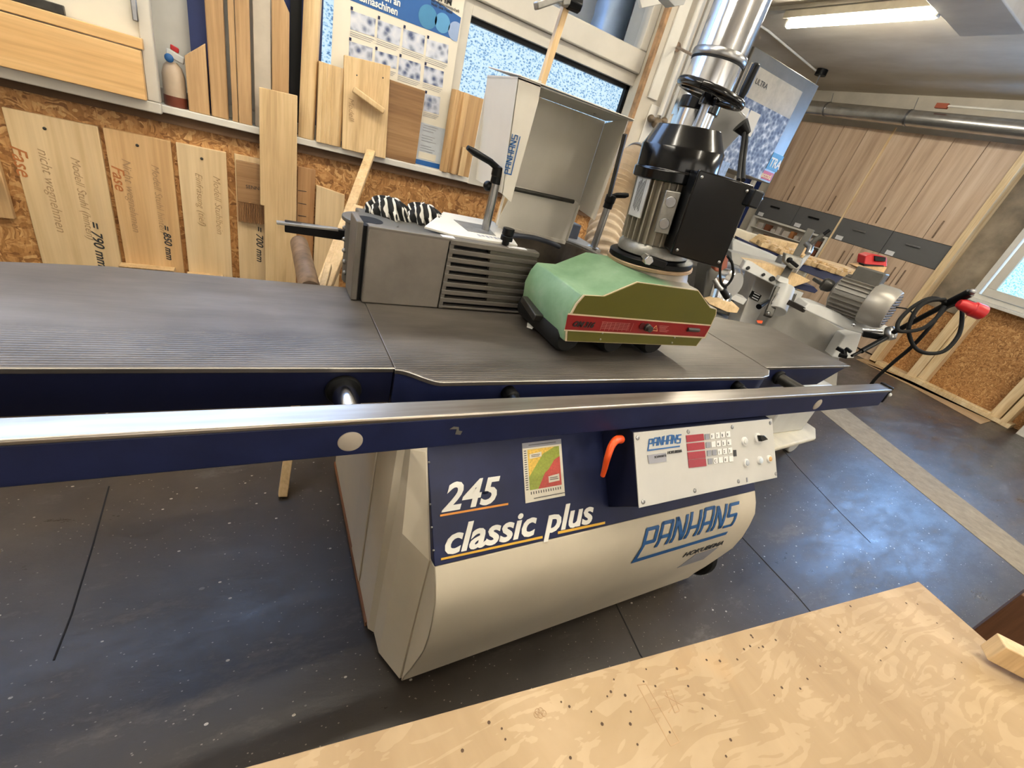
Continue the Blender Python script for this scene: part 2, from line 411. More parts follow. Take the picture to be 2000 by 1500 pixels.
    def build(s, name, mat, parent=None, bevel=0.0, seg=2, frame=None, label=None, cat=None, group=None, kind=None, origin=None, ang=38):
        me = bpy.data.meshes.new(name)
        if frame is None:
            lo = Vector((min(v.x for v in s.v), min(v.y for v in s.v), min(v.z for v in s.v)))
            hi = Vector((max(v.x for v in s.v), max(v.y for v in s.v), max(v.z for v in s.v)))
            o = Vector(origin) if origin is not None else Vector(((lo.x + hi.x) / 2, (lo.y + hi.y) / 2, lo.z))
            mw = Matrix.Translation(o); vs = [v - o for v in s.v]
        else: mw = frame; vs = s.v
        me.from_pydata([tuple(v) for v in vs], [], s.f)
        bm = bmesh.new(); bm.from_mesh(me)
        bmesh.ops.recalc_face_normals(bm, faces=bm.faces); bm.to_mesh(me); bm.free()
        for p in me.polygons: p.use_smooth = True
        me.set_sharp_from_angle(angle=math.radians(ang))
        me.materials.append(mat)
        ob = bpy.data.objects.new(name, me); COL.objects.link(ob); ob.matrix_world = mw
        if bevel:
            md = ob.modifiers.new('bevel', 'BEVEL'); md.width = bevel; md.segments = seg; md.limit_method = 'ANGLE'; md.angle_limit = math.radians(40)
            md.harden_normals = False
        if parent is not None: par(ob, parent)
        tag(ob, label, cat, group, kind)
        return ob

WM = {}
def par(ob, parent):
    mw = ob.matrix_world.copy()
    ob.parent = parent
    ob.matrix_parent_inverse = world(parent).inverted()
def world(o):
    if o.parent is None: return o.matrix_basis.copy()
    return world(o.parent) @ o.matrix_parent_inverse @ o.matrix_basis
def tag(o, label=None, cat=None, group=None, kind=None):
    if label: o['label'] = label
    if cat: o['category'] = cat
    if group: o['group'] = group
    if kind: o['kind'] = kind
    return o
def thing(name, label, cat, loc, group=None):
    o = bpy.data.objects.new(name, None); COL.objects.link(o); o.empty_display_size = 0.05
    o.location = loc; o.matrix_basis = Matrix.Translation(loc); return tag(o, label, cat, group)
def struct(name, mb, mat, bevel=0.0, parent=None):
    return mb.build(name, mat, parent, bevel, kind='structure' if parent is None else None)

def text(name, s, size, mat, o, right, up, parent, shear=0.0, bold=0.0, ext=0.0006, align='LEFT', sx=1.0, wrap=None):
    cu = bpy.data.curves.new(name, 'FONT'); cu.body = s; cu.size = size; cu.shear = shear; cu.offset = bold
    cu.extrude = ext; cu.align_x = align; cu.resolution_u = 3
    tmp = bpy.data.objects.new(name, cu); COL.objects.link(tmp)
    bpy.context.view_layer.update()
    dg = bpy.context.evaluated_depsgraph_get()
    me = bpy.data.meshes.new_from_object(tmp.evaluated_get(dg))
    bpy.data.objects.remove(tmp); bpy.data.curves.remove(cu)
    me.materials.clear(); me.materials.append(mat); me.name = name
    r = Vector(right).normalized(); u = Vector(up); u = (u - r * u.dot(r)).normalized(); n = r.cross(u)
    if sx != 1.0:
        for v in me.vertices: v.co.x *= sx
    if wrap:
        for v in me.vertices: v.co = wrap(v.co)
        mw = Matrix.Identity(4)
    else:
        mw = Matrix(((r.x, u.x, n.x, 0), (r.y, u.y, n.y, 0), (r.z, u.z, n.z, 0), (0, 0, 0, 1))); mw.translation = Vector(o)
    ob = bpy.data.objects.new(name, me); COL.objects.link(ob); ob.matrix_world = mw
    ob.matrix_basis = mw
    if parent is not None: par(ob, parent)
    return ob

def board(name, p_bot, p_top, w, t, mat, lean_n=(0, -1, 0), parent=None, **kw):
    """plank in its own frame: x width, y thickness, z length; p_bot/p_top = centre of the face seen"""
    p0, p1 = Vector(p_bot), Vector(p_top); z = (p1 - p0); L = z.length; z.normalize()
    n = Vector(lean_n); n = (n - z * n.dot(z)).normalized(); x = z.cross(n)
    y = -n
    m = Matrix(((x.x, y.x, z.x, p0.x), (x.y, y.y, z.y, p0.y), (x.z, y.z, z.z, p0.z), (0, 0, 0, 1)))
    mb = MB()
    prof = kw.pop('prof', None)
    if prof: mb.prism([(a, b, 0) for a, b in prof], (0, 0, L))
    else: mb.box((-w / 2, 0, 0), (w / 2, t, L))
    bv = kw.pop('bevel', 0.0015)
    return mb.build(name, mat, parent, bevel=bv, frame=m, **kw)
# ================================================================ the room
CEIL = 3.15
WY = 2.34            # face of the window wall
XR = 7.42            # face of the end wall
struct('floor', MB().box((-4.0, -3.2, -0.1), (8.2, 6.2, 0.0)), M_floor)
# tan screed strip and the joints in the floor
def gstrip(name, pts, mat, h=0.0015):
    mb = MB(); mb.prism([Vector((p[0], p[1], 0.0002)) for p in pts], (0, 0, h)); return struct(name, mb, mat)
def fl(u, v): return atz(u, v, 0)
gstrip('trim_1', [(4.78, 1.62), (4.32, 1.62), (3.60, -0.25), (3.30, -0.9), (3.62, -0.9), (3.98, -0.25)], M_strip, 0.002)
M_joint = plain('floor_joint', (20, 18, 18), 0.8)
def joint(name, px, w=0.006):
    P = [fl(*p) for p in px]; mb = MB()
    for a, b in zip(P[:-1], P[1:]):
        d = (b - a).normalized(); s = Vector((-d.y, d.x, 0)) * w / 2
        mb.prism([a - s + Vector((0, 0, .0003)), b - s + Vector((0, 0, .0003)), b + s + Vector((0, 0, .0003)), a + s + Vector((0, 0, .0003))], (0, 0, 0.001))
    return struct(name, mb, M_joint)
joint('trim_2', [(1446, 1046), (1500, 1104), (1555, 1162), (1600, 1215), (1640, 1262)], 0.004)
joint('trim_3', [(1203, 1180), (1225, 1225), (1250, 1278), (1290, 1340)], 0.004)
joint('trim_4', [(1505, 850), (1560, 915), (1640, 1000), (1700, 1060)], 0.003)
joint('trim_5', [(213, 950), (180, 1070), (140, 1200), (105, 1290)], 0.004)
struct('ceiling', MB().box((-4.0, -3.2, CEIL), (8.2, 6.2, CEIL + 0.1)), M_ceil)
# window wall: OSB below the sill, plaster above, with an opening for the windows
struct('wall_back', MB().box((-4.0, WY, 0.0), (1.835, WY + 0.12, 1.078)), M_osb)
w = MB().box((-4.0, WY, 2.9), (2.2, WY + 0.12, CEIL)).box((-4.0, WY + 0.04, 1.078), (-2.2, WY + 0.12, 2.9))
struct('wall_upper', w, M_plaster)
# painted column with rust line
struct('wall_column', MB().box((1.842, 2.30, 0), (2.24, 2.62, CEIL)), M_plaster, 0.006)
M_rustpaint = plain('rust_stained_joint', (176, 138, 100), 0.8, var=0.3, scale=14)
struct('trim_6', MB().box((1.826, 2.297, 1.0), (1.846, 2.33, CEIL)), M_rustpaint)
struct('trim_7', MB().box((1.885, 2.288, 1.72), (1.955, 2.30, CEIL)).box((1.93, 2.292, 1.2), (2.0, 2.30, 1.70)), M_white, 0.003)
struct('wall_return', MB().box((2.17, 2.62, 0), (2.24, 6.0, CEIL)), M_plaster)
struct('wall_far', MB().box((2.10, 5.9, 0), (8.2, 6.1, CEIL)), M_plaster)
# end wall (x = 7.4): OSB and concrete panels, door posts, window
struct('wall_right', MB().box((XR, 2.43, 0), (XR + 0.5, 6.0, CEIL)), M_plaster)
struct('wall_right_osb', MB().box((XR + 0.08, 0.2, 0), (XR + 0.2, 2.43, 1.12)), M_osb)
struct('wall_right_concrete', MB().box((XR + 0.06, 2.02, 0.9), (XR + 0.2, 2.43, CEIL)).box((XR + 0.08, 0.2, 2.75), (XR + 0.2, 2.02, CEIL)), M_concrete)
struct('wall_front', MB().box((-4.0, -3.2, 0), (8.2, -3.08, CEIL)), M_plaster)
struct('wall_left', MB().box((-4.0, -3.08, 0), (-3.88, WY, CEIL)), M_plaster)
struct('wall_right_front', MB().box((XR + 0.08, -3.08, 0), (XR + 0.2, 0.2, CEIL)), M_white)

M_pine = wood('pine_post', (196, 164, 118), (222, 196, 152), (238, 218, 180), 2)
struct('trim_8', MB().box((7.27, 2.365, 0.03), (7.5, 2.44, CEIL)), M_pine, 0.004)
struct('trim_9', MB().box((7.34, 1.90, 0.03), (XR + 0.08, 2.0, 0.98)).box((7.36, 1.80, 0.03), (XR + 0.08, 1.895, 1.12)), M_pine, 0.003)
struct('trim_10', MB().box((7.36, 1.02, 0.04), (XR + 0.08, 1.12, 1.1)).box((7.3, 0.94, 0.04), (XR + 0.08, 1.0, 1.1)), M_pine, 0.003)
struct('trim_11', MB().box((7.30, 0.90, 0.0), (XR + 0.08, 2.36, 0.05)).box((7.33, 1.1, 0.05), (7.37, 1.9, 0.075)), M_pine, 0.004)
struct('trim_12', MB().box((7.24, 0.6, 0.0), (XR + 0.08, 0.82, 1.2)), M_white, 0.005)
# brown mat along the foot of the end wall
m = MB().prism([fl(1672, 702) + Vector((0, 0, .002)), fl(1712, 700) + Vector((0, 0, .002)), (7.28, 2.3, .002), (7.28, 0.98, .002), fl(1956, 816) + Vector((0, 0, .002)), fl(1915, 829) + Vector((0, 0, .002)), fl(1780, 755) + Vector((0, 0, .002))], (0, 0, 0.004))
m.build('floor_mat', M_matbrown, label='brown covering strip lying on the floor at the foot of the end wall', cat='mat')

# end-wall window
Y0, Y1, Z0, Z1 = 0.25, 2.02, 1.14, 2.75
w1 = struct('window_2', ring(MB(), 'x', Y0, Y1, Z0, Z1, .058, XR - .02, XR + .1), M_white, 0.004)
y0, y1, z0, z1 = Y0 + .07, Y1 - .09, Z0 + .06, Z1 - .08
ring(MB(), 'x', y0, y1, z0, z1, .085, XR - .045, XR + .03).build('window_sash', M_frame, w1, 0.004)
MB().box((XR, y0 + .08, z0 + .08), (XR + .008, y1 - .08, 1.78)).build('window_pane', M_paneB, w1)
MB().box((XR - .03, y0 + .08, 1.78), (XR + .02, y1 - .08, 1.83)).build('window_bar', M_frame, w1)  # bar added so the part above it can glow brighter out of view
MB().box((XR, y0 + .08, 1.83), (XR + .008, y1 - .08, z1 - .08)).build('upper_pane', M_fillR, w1)  # unseen bright part, split off to give the floor its blue sheen
MB().box((XR - .12, Y0 - .05, Z0 - .035), (XR + .1, Y1 + .05, Z0)).build('window_sill', M_white, w1, 0.004)

# ---------------------------------------------------------------- windows of the window wall
K = 2.42 / 2.3
def wx(x): return x * K
def wz(z): return CAMH + (z - CAMH) * K
WF = 2.40   # outer frame face
# sill
struct('trim_13', MB().box((-3.0, 2.30, 1.080), (1.80, 2.46, 1.106)), M_white, 0.003)
struct('trim_14', MB().box((-3.0, 2.318, 1.045), (1.80, 2.345, 1.080)), plain('batten_dark', (96, 70, 46), 0.8, var=0.2))
xL, xR = wx(0.769), wx(1.75)
fr = MB()
zt = wz(1.735); zb = 1.106
fr.box((xR, WF, zb), (xR + .002, WF + .07, 2.9))
fr.box((xL - .06, WF - .005, zb), (wx(.803), WF + .07, zt + .055))
fr.box((wx(.803), WF - .005, zt), (xR, WF + .07, zt + .055))
fr.box((wx(.803), WF - .005, zb), (xR, WF + .07, zb + .05))
w1 = struct('window_1', fr, M_frame, 0.004)
MB().box((wx(.803), WF + .02, zt - .022), (xR, WF + .05, zt)).box((xR - .022, WF + .02, zb), (xR, WF + .05, zt)).box((wx(.803), WF + .02, zb), (wx(.803) + .006, WF + .05, zt)).build('glazing_seal', M_blk, w1)
MB().box((wx(.803), WF + .045, zb + .04), (xR, WF + .052, zt)).build('structured_pane', M_pane, w1)
# upper sash with clear pane
zs0 = wz(1.789); zs1 = 2.88; xs0 = wx(0.55)
sa = MB(); xe = xR - .002
sa.box((xs0, WF - .03, zs0), (xe, WF + .04, wz(1.885)))
sa.box((wx(1.70), WF - .03, wz(1.885)), (xe, WF + .04, zs1 - .08)).box((xs0, WF - .03, wz(1.885)), (xs0 + .085, WF + .04, zs1 - .08)).box((xs0, WF - .03, zs1 - .08), (xe, WF + .04, zs1))
up = sa.build('window_sash', M_frame, w1, 0.005)
MB().box((xs0 + .08, WF, wz(1.885) - .01), (wx(1.70) + .01, WF + .006, zs1 - .08)).build('clear_pane', M_glass, up)
# more window to the left (behind poster and timber)
fr = MB()
for a, b in ((-.02, .08), (-1.2, -1.1)): fr.box((wx(a) - .03, WF, zb + .05), (wx(b) - .03, WF + .07, 1.8))
fr.box((-2.2, WF, zb), (xL - .061, WF + .07, zb + .05)).box((-2.2, WF, 1.80), (xs0 - .001, WF + .07, 1.9)).box((-2.2, WF, 2.82), (xs0 - .001, WF + .07, 2.9))
w3 = struct('window_3', fr, M_frame, 0.004)
MB().box((.24, WF + .045, zb + .04), (xL - .06, WF + .052, 1.8)).build('structured_pane', M_pane, w3)
MB().box((-2.2, WF + .045, zb + .04), (-.02, WF + .052, 1.8)).build('lower_panel', M_white, w3)
MB().box((.05, WF + .045, zb + .04), (.24, WF + .052, 1.8)).build('dark_panel', M_bluebrd, w3)
MB().box((-2.2, WF + .045, 1.9), (xs0 - .002, WF + .05, 2.82)).build('upper_pane', M_day, w3)
# outside: ribbed duct, tiled façade, sky comes from the world
du = MB()
p = aty(1192, 40, 2.80)
prof = [(0.105 + (0.004 if i % 2 else 0.0), i / 90.0) for i in range(91)]
du.lathe((p.x, 2.80, 0.0), (p.x, 2.80, 3.6), prof, 28)
du.build('outdoor_duct', plain('zinc_outside', (150, 168, 190), 0.35, 0.4), label='ribbed zinc duct standing outdoors behind the clear upper window pane', cat='duct')
fm = NT('outside_facade')
bt = fm.n('ShaderNodeTexBrick', {'Vector': fm.coord(rot=(PI / 2, 0, 0)), 'Scale': 3.2, 'Color1': lin((176, 168, 170)), 'Color2': lin((160, 150, 156)), 'Mortar': lin((222, 226, 232))})
fm.set('Base Color', bt.outputs[0])
struct('wall_outside', MB().box((1.97, 2.98, 0), (2.16, 3.02, 3.9)), fm.m)
struct('wall_outside_white', MB().box((-2.5, 3.05, 0), (1.97, 3.1, 3.9)), M_white)

# ceiling beam, fixtures, ducts --------------------------------------------------
struct('trim_15', MB().box((2.6, 2.14, 2.99), (5.06, 2.58, CEIL)), M_ceil, 0.01)

M_tube = emit('lit_tube', (255, 248, 232), 52.0)
M_fix = plain('fixture_white', (206, 200, 186), 0.4)
def lamp(name, loc, rz, label, L=1.5, grp=None):
    t = thing(name, label, 'lamp', loc, grp)
    o = Vector(loc); c, s_ = math.cos(rz), math.sin(rz)
    ax = Vector((c, s_, 0)); sd = Vector((-s_, c, 0))
    up = Vector((0, 0, 1))
    MB().obox(o - up * 0.03, ax * (L / 2 + .06), sd * 0.05, up * 0.03).build('fixture_body', M_fix, t, 0.004)
    MB().cyl(o - up * 0.10 - ax * L / 2, o - up * 0.10 + ax * L / 2, 0.03, n=16).build('lit_tube', M_tube, t)
    for k in (-1, 1):
        MB().obox(o - up * 0.085 + ax * k * (L / 2 + .012), ax * .014, sd * .025, up * .035).build('tube_holder', M_white, t, 0.003)
    return t
lt = lamp('ceiling_lamp', (4.62, 3.26, 3.10), PI / 2, 'lit fluorescent tube lamp on the ceiling in front of the tall cupboards', 1.3)
MB().box((4.58, 2.55, 3.115), (4.66, 5.6, CEIL)).build('lamp_rail', M_fix, None, 0.003, label='white cable rail on the ceiling running along the lit tube lamp', cat='rail')
lamp('ceiling_lamp', (0.25, 0.95, 3.12), 0.0, 'fluorescent tube lamp on the ceiling over the milling table', 1.5)
lamp('ceiling_lamp', (2.45, 0.4, 3.12), PI / 2, 'fluorescent tube lamp on the ceiling over the plywood bench', 1.5)
lamp('ceiling_lamp', (-1.7, 0.9, 3.12), PI / 2, 'fluorescent tube lamp on the ceiling beyond the left of the milling table', 1.5)
lamp('ceiling_lamp', (4.7, -0.6, 3.12), PI / 2, 'fluorescent tube lamp on the ceiling near the plain end of the room', 1.5)
lamp('ceiling_lamp', (1.2, -1.8, 3.12), PI / 2, 'fluorescent tube lamp on the ceiling behind the plywood bench', 1.5)  # extra lamp out of view, added to brighten the machine's front

t = thing('ventilation_duct', 'silver spiral duct hung under the ceiling along the tall cupboards', 'duct', (6.95, 3.6, 2.79))
MB().cyl((6.95, 1.2, 2.755), (6.95, 5.9, 2.84), 0.085, n=32).build('duct_pipe', M_chrome if False else plain('zinc_duct', (205, 203, 198), 0.24, 0.9, var=0.12), t)
for y in (3.56, 4.62): 
    z = 2.755 + (y - 1.2) * 0.018
    MB().cyl((6.95, y - .012, z), (6.95, y + .012, z), 0.09, n=32).build('clamp_ring', M_steel, t)
    MB().cyl((6.95, y, z + .08), (6.9, y, 3.0), 0.004, n=8).build('hanger_rod', M_steel, t)
MB().tube([(6.88, 3.2, 2.93), (6.88, 2.6, 2.92), (6.88, 1.3, 2.90)], 0.012).build('conduit', M_white, label='thin white conduit under the ceiling above the silver duct', cat='conduit')
MB().box((6.86, 3.2, 2.90), (6.9, 3.32, 2.95)).build('junction_block', plain('rust_block', (150, 70, 40), 0.6), label='small reddish junction block above the silver duct', cat='junction box')
MB().tube([atz(1440, 22, 3.13), atz(1500, 60, 3.13), atz(1597, 141, 3.12)], 0.012).build('conduit', M_white, label='thin grey conduit running on the ceiling towards the grey steel bandsaw housing', cat='conduit')
c = atz(1603, 144, 3.10)
t = thing('junction_box', 'round black junction box under the ceiling beside the grey steel bandsaw housing', 'junction box', c)
MB().cyl(c + Vector((0, 0, -.02)), c + Vector((0, 0, .045)), 0.07, n=16).build('box', M_blk, t)
MB().cyl(c, c + Vector((0, 0, -.14)), 0.01, n=8).build('drop_pipe', M_steel, t)

# ---------------------------------------------------------------- tall cupboards in the end wall
ys = [2.44, 3.115, 3.81, 4.48, 5.16]
XC = 7.30
M_gap = plain('cabinet_gap', (40, 34, 28), 0.9)
desc = ['beside the pale corner post', 'second from the pale corner post', 'third from the pale corner post', 'furthest from the pale corner post']
for i in range(4):
    a, b = ys[i], ys[i + 1]
    t = thing('tall_cupboard', 'wood-look cupboard with a grey drawer, ' + desc[i], 'cupboard', (7.5, (a + b) / 2, 0), 'built-in cupboards on the end wall')
    MB().box((XC + .02, a, 0.75 if i >= 2 else 0.08), (7.415, b, 2.71)).build('body', M_gap, t) if i < 2 else MB().box((XC + .02, a, 1.30), (7.415, b, 2.71)).build('body', M_gap, t)
    mid = (a + b) / 2
    for k, (p, q) in enumerate(((a, mid), (mid, b))):
        d = MB().box((XC, p + .003, 1.597), (XC + .02, q - .003, 2.71)).build('door', M_cab, t, 0.001)
        hy = (q - .07) if k == 0 else None
        if k == 0: MB().box((XC - .012, q - .10, 1.63), (XC - .002, q - .085, 1.84)).build('handle', M_rust, d, 0.002)
    d = MB().box((XC, a + .003, 1.305), (XC + .02, b - .003, 1.592)).build('drawer', M_cap_d, t, 0.001)
    h = MB().box((XC - .025, mid - .05 + .0, 1.48), (XC - .015, mid + .12, 1.50)); h.box((XC - .02, mid - .04, 1.483), (XC, mid - .03, 1.497)).box((XC - .02, mid + .10, 1.483), (XC, mid + .11, 1.497))
    h.build('handle', M_steel if i < 2 else M_blk, d, 0.002)
    MB().box((XC - .0015, b - .16, 1.31), (XC, b - .06, 1.365)).build('name_tag', M_lpaper, d)
    if i < 2:
        for k, (p, q) in enumerate(((a, mid), (mid, b))):
            d = MB().box((XC, p + .003, 0.10), (XC + .02, q - .003, 1.300)).build('door', M_cab, t, 0.001)
            yy = q - .06 if k == 0 else p + .06
            MB().box((XC - .012, yy - .007, 1.0), (XC - .002, yy + .007, 1.2)).build('handle', M_rust, d, 0.002)
MB().box((XC + .0, 2.44, 0.0), (7.415, 3.80, 0.078)).build('plinth', M_cab, label='wood-look plinth under the tall cupboards', cat='plinth')
MB().box((XC - .014, 3.80, 0.1), (XC - .001, 3.822, 2.75)).build('cover_strip', M_pine, label='upright cover strip between the second and third tall cupboard', cat='strip')
# open shelf unit under the two far drawers
t = thing('open_shelf_unit', 'white open shelf unit full of small boxes, under the grey drawers', 'shelf', (7.4, 4.5, 0.6))
s_ = MB().box((7.28, 3.83, 1.27), (7.6, 5.15, 1.298)).box((7.28, 3.83, 0.0), (7.6, 3.86, 1.27)).box((7.28, 5.12, 0.0), (7.6, 5.15, 1.27))
s_.build('carcass', M_white, t, 0.001)
MB().box((7.585, 3.86, 0.0), (7.6, 5.12, 1.27)).build('back_panel', M_gap, t)
for z in (1.13, 0.985, 0.84, 0.6, .35): MB().box((7.29, 3.86, z - .012), (7.585, 5.12, z)).build('shelf_board', M_white, t, 0.001)
rnd = random.Random(3)
bc = [plain('carton_brown', (168, 112, 66), 0.7), plain('carton_pale', (196, 170, 140), 0.7), plain('carton_dark', (120, 70, 42), 0.7), plain('carton_grey', (190, 180, 170), 0.7)]
nm = ['brown', 'pale', 'dark brown', 'grey']
for lev, (z, nmz) in enumerate(((1.13, 'top'), (0.985, 'second'), (0.84, 'third'))):
    y = 3.9
    while y < 5.02:
        w_ = rnd.uniform(.05, .12); h_ = rnd.uniform(.05, .10 if lev else .12); k = rnd.randrange(4)
        if y + w_ > 5.1: break
        MB().box((7.32, y, z + .0005), (7.32 + rnd.uniform(.12, .2), y + w_, z + h_)).build('small_box', bc[k], bevel=0.003, label='small boxes kept on the %s shelf of the white open unit' % nmz, cat='box', group='small boxes on the %s open shelf' % nmz)
        y += w_ + rnd.uniform(.008, .05)

# unseen glowing windows added behind the camera as fill for the front faces
for k, (a, b) in enumerate(((-2.4, 0.2), (1.0, 3.6), (4.4, 7.0))):
    f = ring(MB(), 'y', a - .08, b + .08, .95, 2.7, .08, -3.08, -3.0)
    w_k = struct('window_%d' % (4 + k), f, M_frame, .004)
    MB().box((a, -3.06, 1.03), (b, -3.05, 2.62)).build('window_pane', M_fillF, w_k)
# ================================================================ the spindle moulder
T = thing('spindle_moulder', 'big blue and beige spindle moulder with grey cast table and 245 classic plus lettering', 'milling machine', (0.85, 1.0, 0))
xl, xr = 0.31, 1.474
# visor profile in y,z (front), measured on the left end
prof = [(0.534, 0.517), (0.510, 0.485), (0.492, 0.450), (0.484, 0.40), (0.480, 0.345), (0.484, 0.28), (0.498, 0.22), (0.520, 0.13), (0.540, 0.06), (0.548, 0.02)]
mb = MB()
top = [(0.60, 0.62), (0.548, 0.532), (0.534, 0.522)]
outer = prof
th = 0.003
inner = [(y + th, z) for y, z in prof][::-1]
mb.prism([(xl, y, z) for y, z in outer + inner], (xr - xl, 0, 0))
mb.prism([(xl, y, z) for y, z in prof + [(0.552, 0.02), (0.56, 0.517)]], (0.004, 0, 0))
mb.prism([(xr - .004, y, z) for y, z in prof + [(0.552, 0.02), (0.56, 0.517)]], (0.004, 0, 0))
vis = mb.build('front_cover', M_beige, T, 0.002, ang=50)
# blue sloping panel
mb = MB().prism([(xl, 0.70, 0.715), (xl, 0.534, 0.519), (xl, 0.56, 0.512), (xl, 0.72, 0.70)], (xr - xl, 0, 0))
pan = mb.build('blue_panel', M_navy, T, 0.0015)
# body: folded side sheets whose front edge follows the sloping panel
lower = [(0.252, 1.434), (0.252, 0.716), (0.266, 0.70), (0.268, 0.64), (0.306, 0.556), (xr, 0.556), (xr, 1.434)]
upper = [(0.252, 1.434), (0.252, 0.722), (0.266, 0.712), (0.276, 0.706), (0.306, 0.692), (xr, 0.692), (xr, 1.434)]
top_ = [(0.252, 1.434), (0.252, 0.745), (0.266, 0.742), (0.276, 0.740), (0.306, 0.738), (xr, 0.738), (xr, 1.434)]
vs = []; fs = []; n_ = 7
for zz, pl0 in ((0.02, lower), (0.512, lower), (0.703, upper), (0.774, top_)): vs += [(x, y, zz) for x, y in pl0]
for k in range(3):
    for i in range(n_): fs.append((k * n_ + i, k * n_ + (i + 1) % n_, (k + 1) * n_ + (i + 1) % n_, (k + 1) * n_ + i))
fs += [tuple(range(n_ - 1, -1, -1)), tuple(range(3 * n_, 4 * n_))]
MB().add(vs, fs).build('machine_body', M_beige, T, 0.0, ang=14)
mb = MB().box((0.246, 0.73, 0.012), (0.2515, 1.434, 0.030))
mb.build('edge_seal', plain('orange_seal', (128, 84, 50), 0.6), T)
MB().box((0.30, 0.60, 0.0), (xr - .05, 1.40, 0.02)).build('plinth', M_rub, T)
# raised side ribs (shape of folded sheet)
MB().box((0.247, 0.86, 0.04), (0.252, 0.99, 0.74)).build('side_rib', M_beige, T, 0.003)
# cast wheel-like foot right
MB().lathe((xr + .004, 0.60, 0.12), (xr + .05, 0.60, 0.12), [(0.085, 0), (0.095, 0.2), (0.095, 0.8), (0.08, 1)], 32).build('side_wheel', M_rub, T, 0.002)

# ---- table: centre piece and two extensions
ZT = 0.88
def rib(name, poly, z0, z1, mat, bev=0.002):
    return MB().prism([(x, y, z0) for x, y in poly], (0, 0, z1 - z0)).build(name, mat, T, bev, origin=(0.3, 0.84, 0))
cur = []
for i in range(13):
    t_ = i / 12.0
    cur.append((0.2315 + 0.085 * t_, 0.752 - 0.050 * (3 * t_ * t_ - 2 * t_ ** 3)))
cen = cur + [(1.43, 0.70)] + [(1.48, 0.71), (1.535, 0.745)] + [(1.545, 1.23), (0.231, 1.21)]
rib('centre_table', cen, 0.868, ZT, M_table)
left = [(-0.95, 0.758), (0.2309, 0.758), (0.2309, 1.185), (-0.284, 1.186), (-0.40, 1.168), (-0.95, 1.05)]
rib('left_table', left, 0.868, ZT - 0.0006, M_table)
right = [(1.5465, 0.764), (2.193, 0.779), (2.165, 1.10), (2.165, 1.144), (1.85, 1.215), (1.788, 1.232), (1.5465, 1.232)]
rib('right_table', right, 0.868, ZT - 0.0006, M_table)
def apron(name, poly, z0, z1=0.868, mat=M_navy): return rib(name, poly, z0, z1, mat, 0.002)
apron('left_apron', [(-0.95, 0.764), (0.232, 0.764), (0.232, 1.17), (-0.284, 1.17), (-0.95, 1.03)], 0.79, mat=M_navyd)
apron('centre_apron', [(x + (0.003 if i == 0 else 0), y + 0.006) for i, (x, y) in enumerate(cen[:-2])] + [(1.54, 1.2), (0.245, 1.2)], 0.775)
mb = MB().prism([(1.55, 0.770, 0.785), (1.55, 0.770, 0.868), (2.188, 0.785, 0.868), (2.03, 0.782, 0.785)], (0, 0.02, 0))
mb.prism([(1.62, 0.785, 0.80), (2.05, 0.785, 0.80), (2.15, 1.12, 0.80), (1.85, 1.19, 0.80), (1.62, 1.19, 0.80)], (0, 0, 0.068))
mb.build('right_apron', M_navy, T, 0.002)
# pale edge line of the table
eg = [(-0.95, 0.7572), (0.2309, 0.7572)] + [(a, b - .0006) for a, b in cur] + [(1.43, 0.6995), (1.48, 0.7095), (1.535, 0.7445)]
MB().tube([(x, y, 0.8785) for x, y in eg], .0013, 6).tube([(1.547, .763, .8785), (2.193, .778, .8785)], .0013, 6).build('bright_edge', plain('worn_edge', (230, 226, 216), .25, .6), T)
# ---- sliding rail in front
mb = MB().box((-1.05, 0.612, 0.786), (2.215, 0.655, 0.855))
rail = mb.build('guide_rail', M_navy, T, 0.003, origin=(0.6, 0.63, 0.786))
MB().box((-1.05, 0.609, 0.855), (2.225, 0.659, 0.8655)).build('rail_cap', M_rail, rail, 0.0035, seg=3, origin=(0.6, 0.63, 0.855))
for x in (0.129, 1.69):
    MB().lathe((x, 0.613, 0.818), (x, 0.6085, 0.818), [(0.021, 0), (0.021, 0.5), (0.017, 1)], 32).build('end_cap', plain('grey_cap', (172, 162, 148), 0.5), rail, 0.0015)
MB().box((2.225, 0.612, 0.80), (2.24, 0.66, 0.872)).build('rail_end', M_blk, rail, 0.003)
MB().sphere((2.236, 0.612, 0.84), 0.009).build('end_knob', M_lgrey, rail)
# rail mark (scratched sticker)
MB().prism([aty(878, 838, .6115), aty(886, 833, .6115), aty(896, 834, .6115), aty(896, 841, .6115), aty(903, 842, .6115), aty(899, 849, .6115), aty(889, 848, .6115), aty(892, 838, .6115)], (0, -0.0006, 0)).build('scratch_mark', M_alu, rail)
# rods and bushes between rail and table
def rodp(x, z, r, m, y0=0.655, y1=0.78, bush=None):
    rr = MB().cyl((x, y0, z), (x, y1, z), r, n=32).build('support_rod', m, T)
    if bush: MB().lathe((x, 0.765, z), (x, 0.755, z), [(bush, 0), (bush, 0.6), (bush * .93, 1)], 32).build('bush', M_rub, rr)
rodp(0.138, 0.825, 0.024, M_chrome, bush=0.034)
rodp(1.665, 0.836, 0.020, M_dsteel, bush=0.027)
for x in (0.480, 1.315):
    MB().lathe((x, 0.655, 0.846), (x, 0.71, 0.846), [(0.014, 0), (0.014, .45), (0.018, .5), (0.018, 1)], 24).build('support_rod', M_blk, T)
# rear round bar at the left of the fence
b0 = aty(584, 468, 1.62); b1 = Vector((b0.x + .0, 1.15, 0.85))
MB().cyl((0.112, 1.192, 0.858), (0.112, 1.60, 0.858), 0.027, n=28).build('rear_rod', M_rust, T)

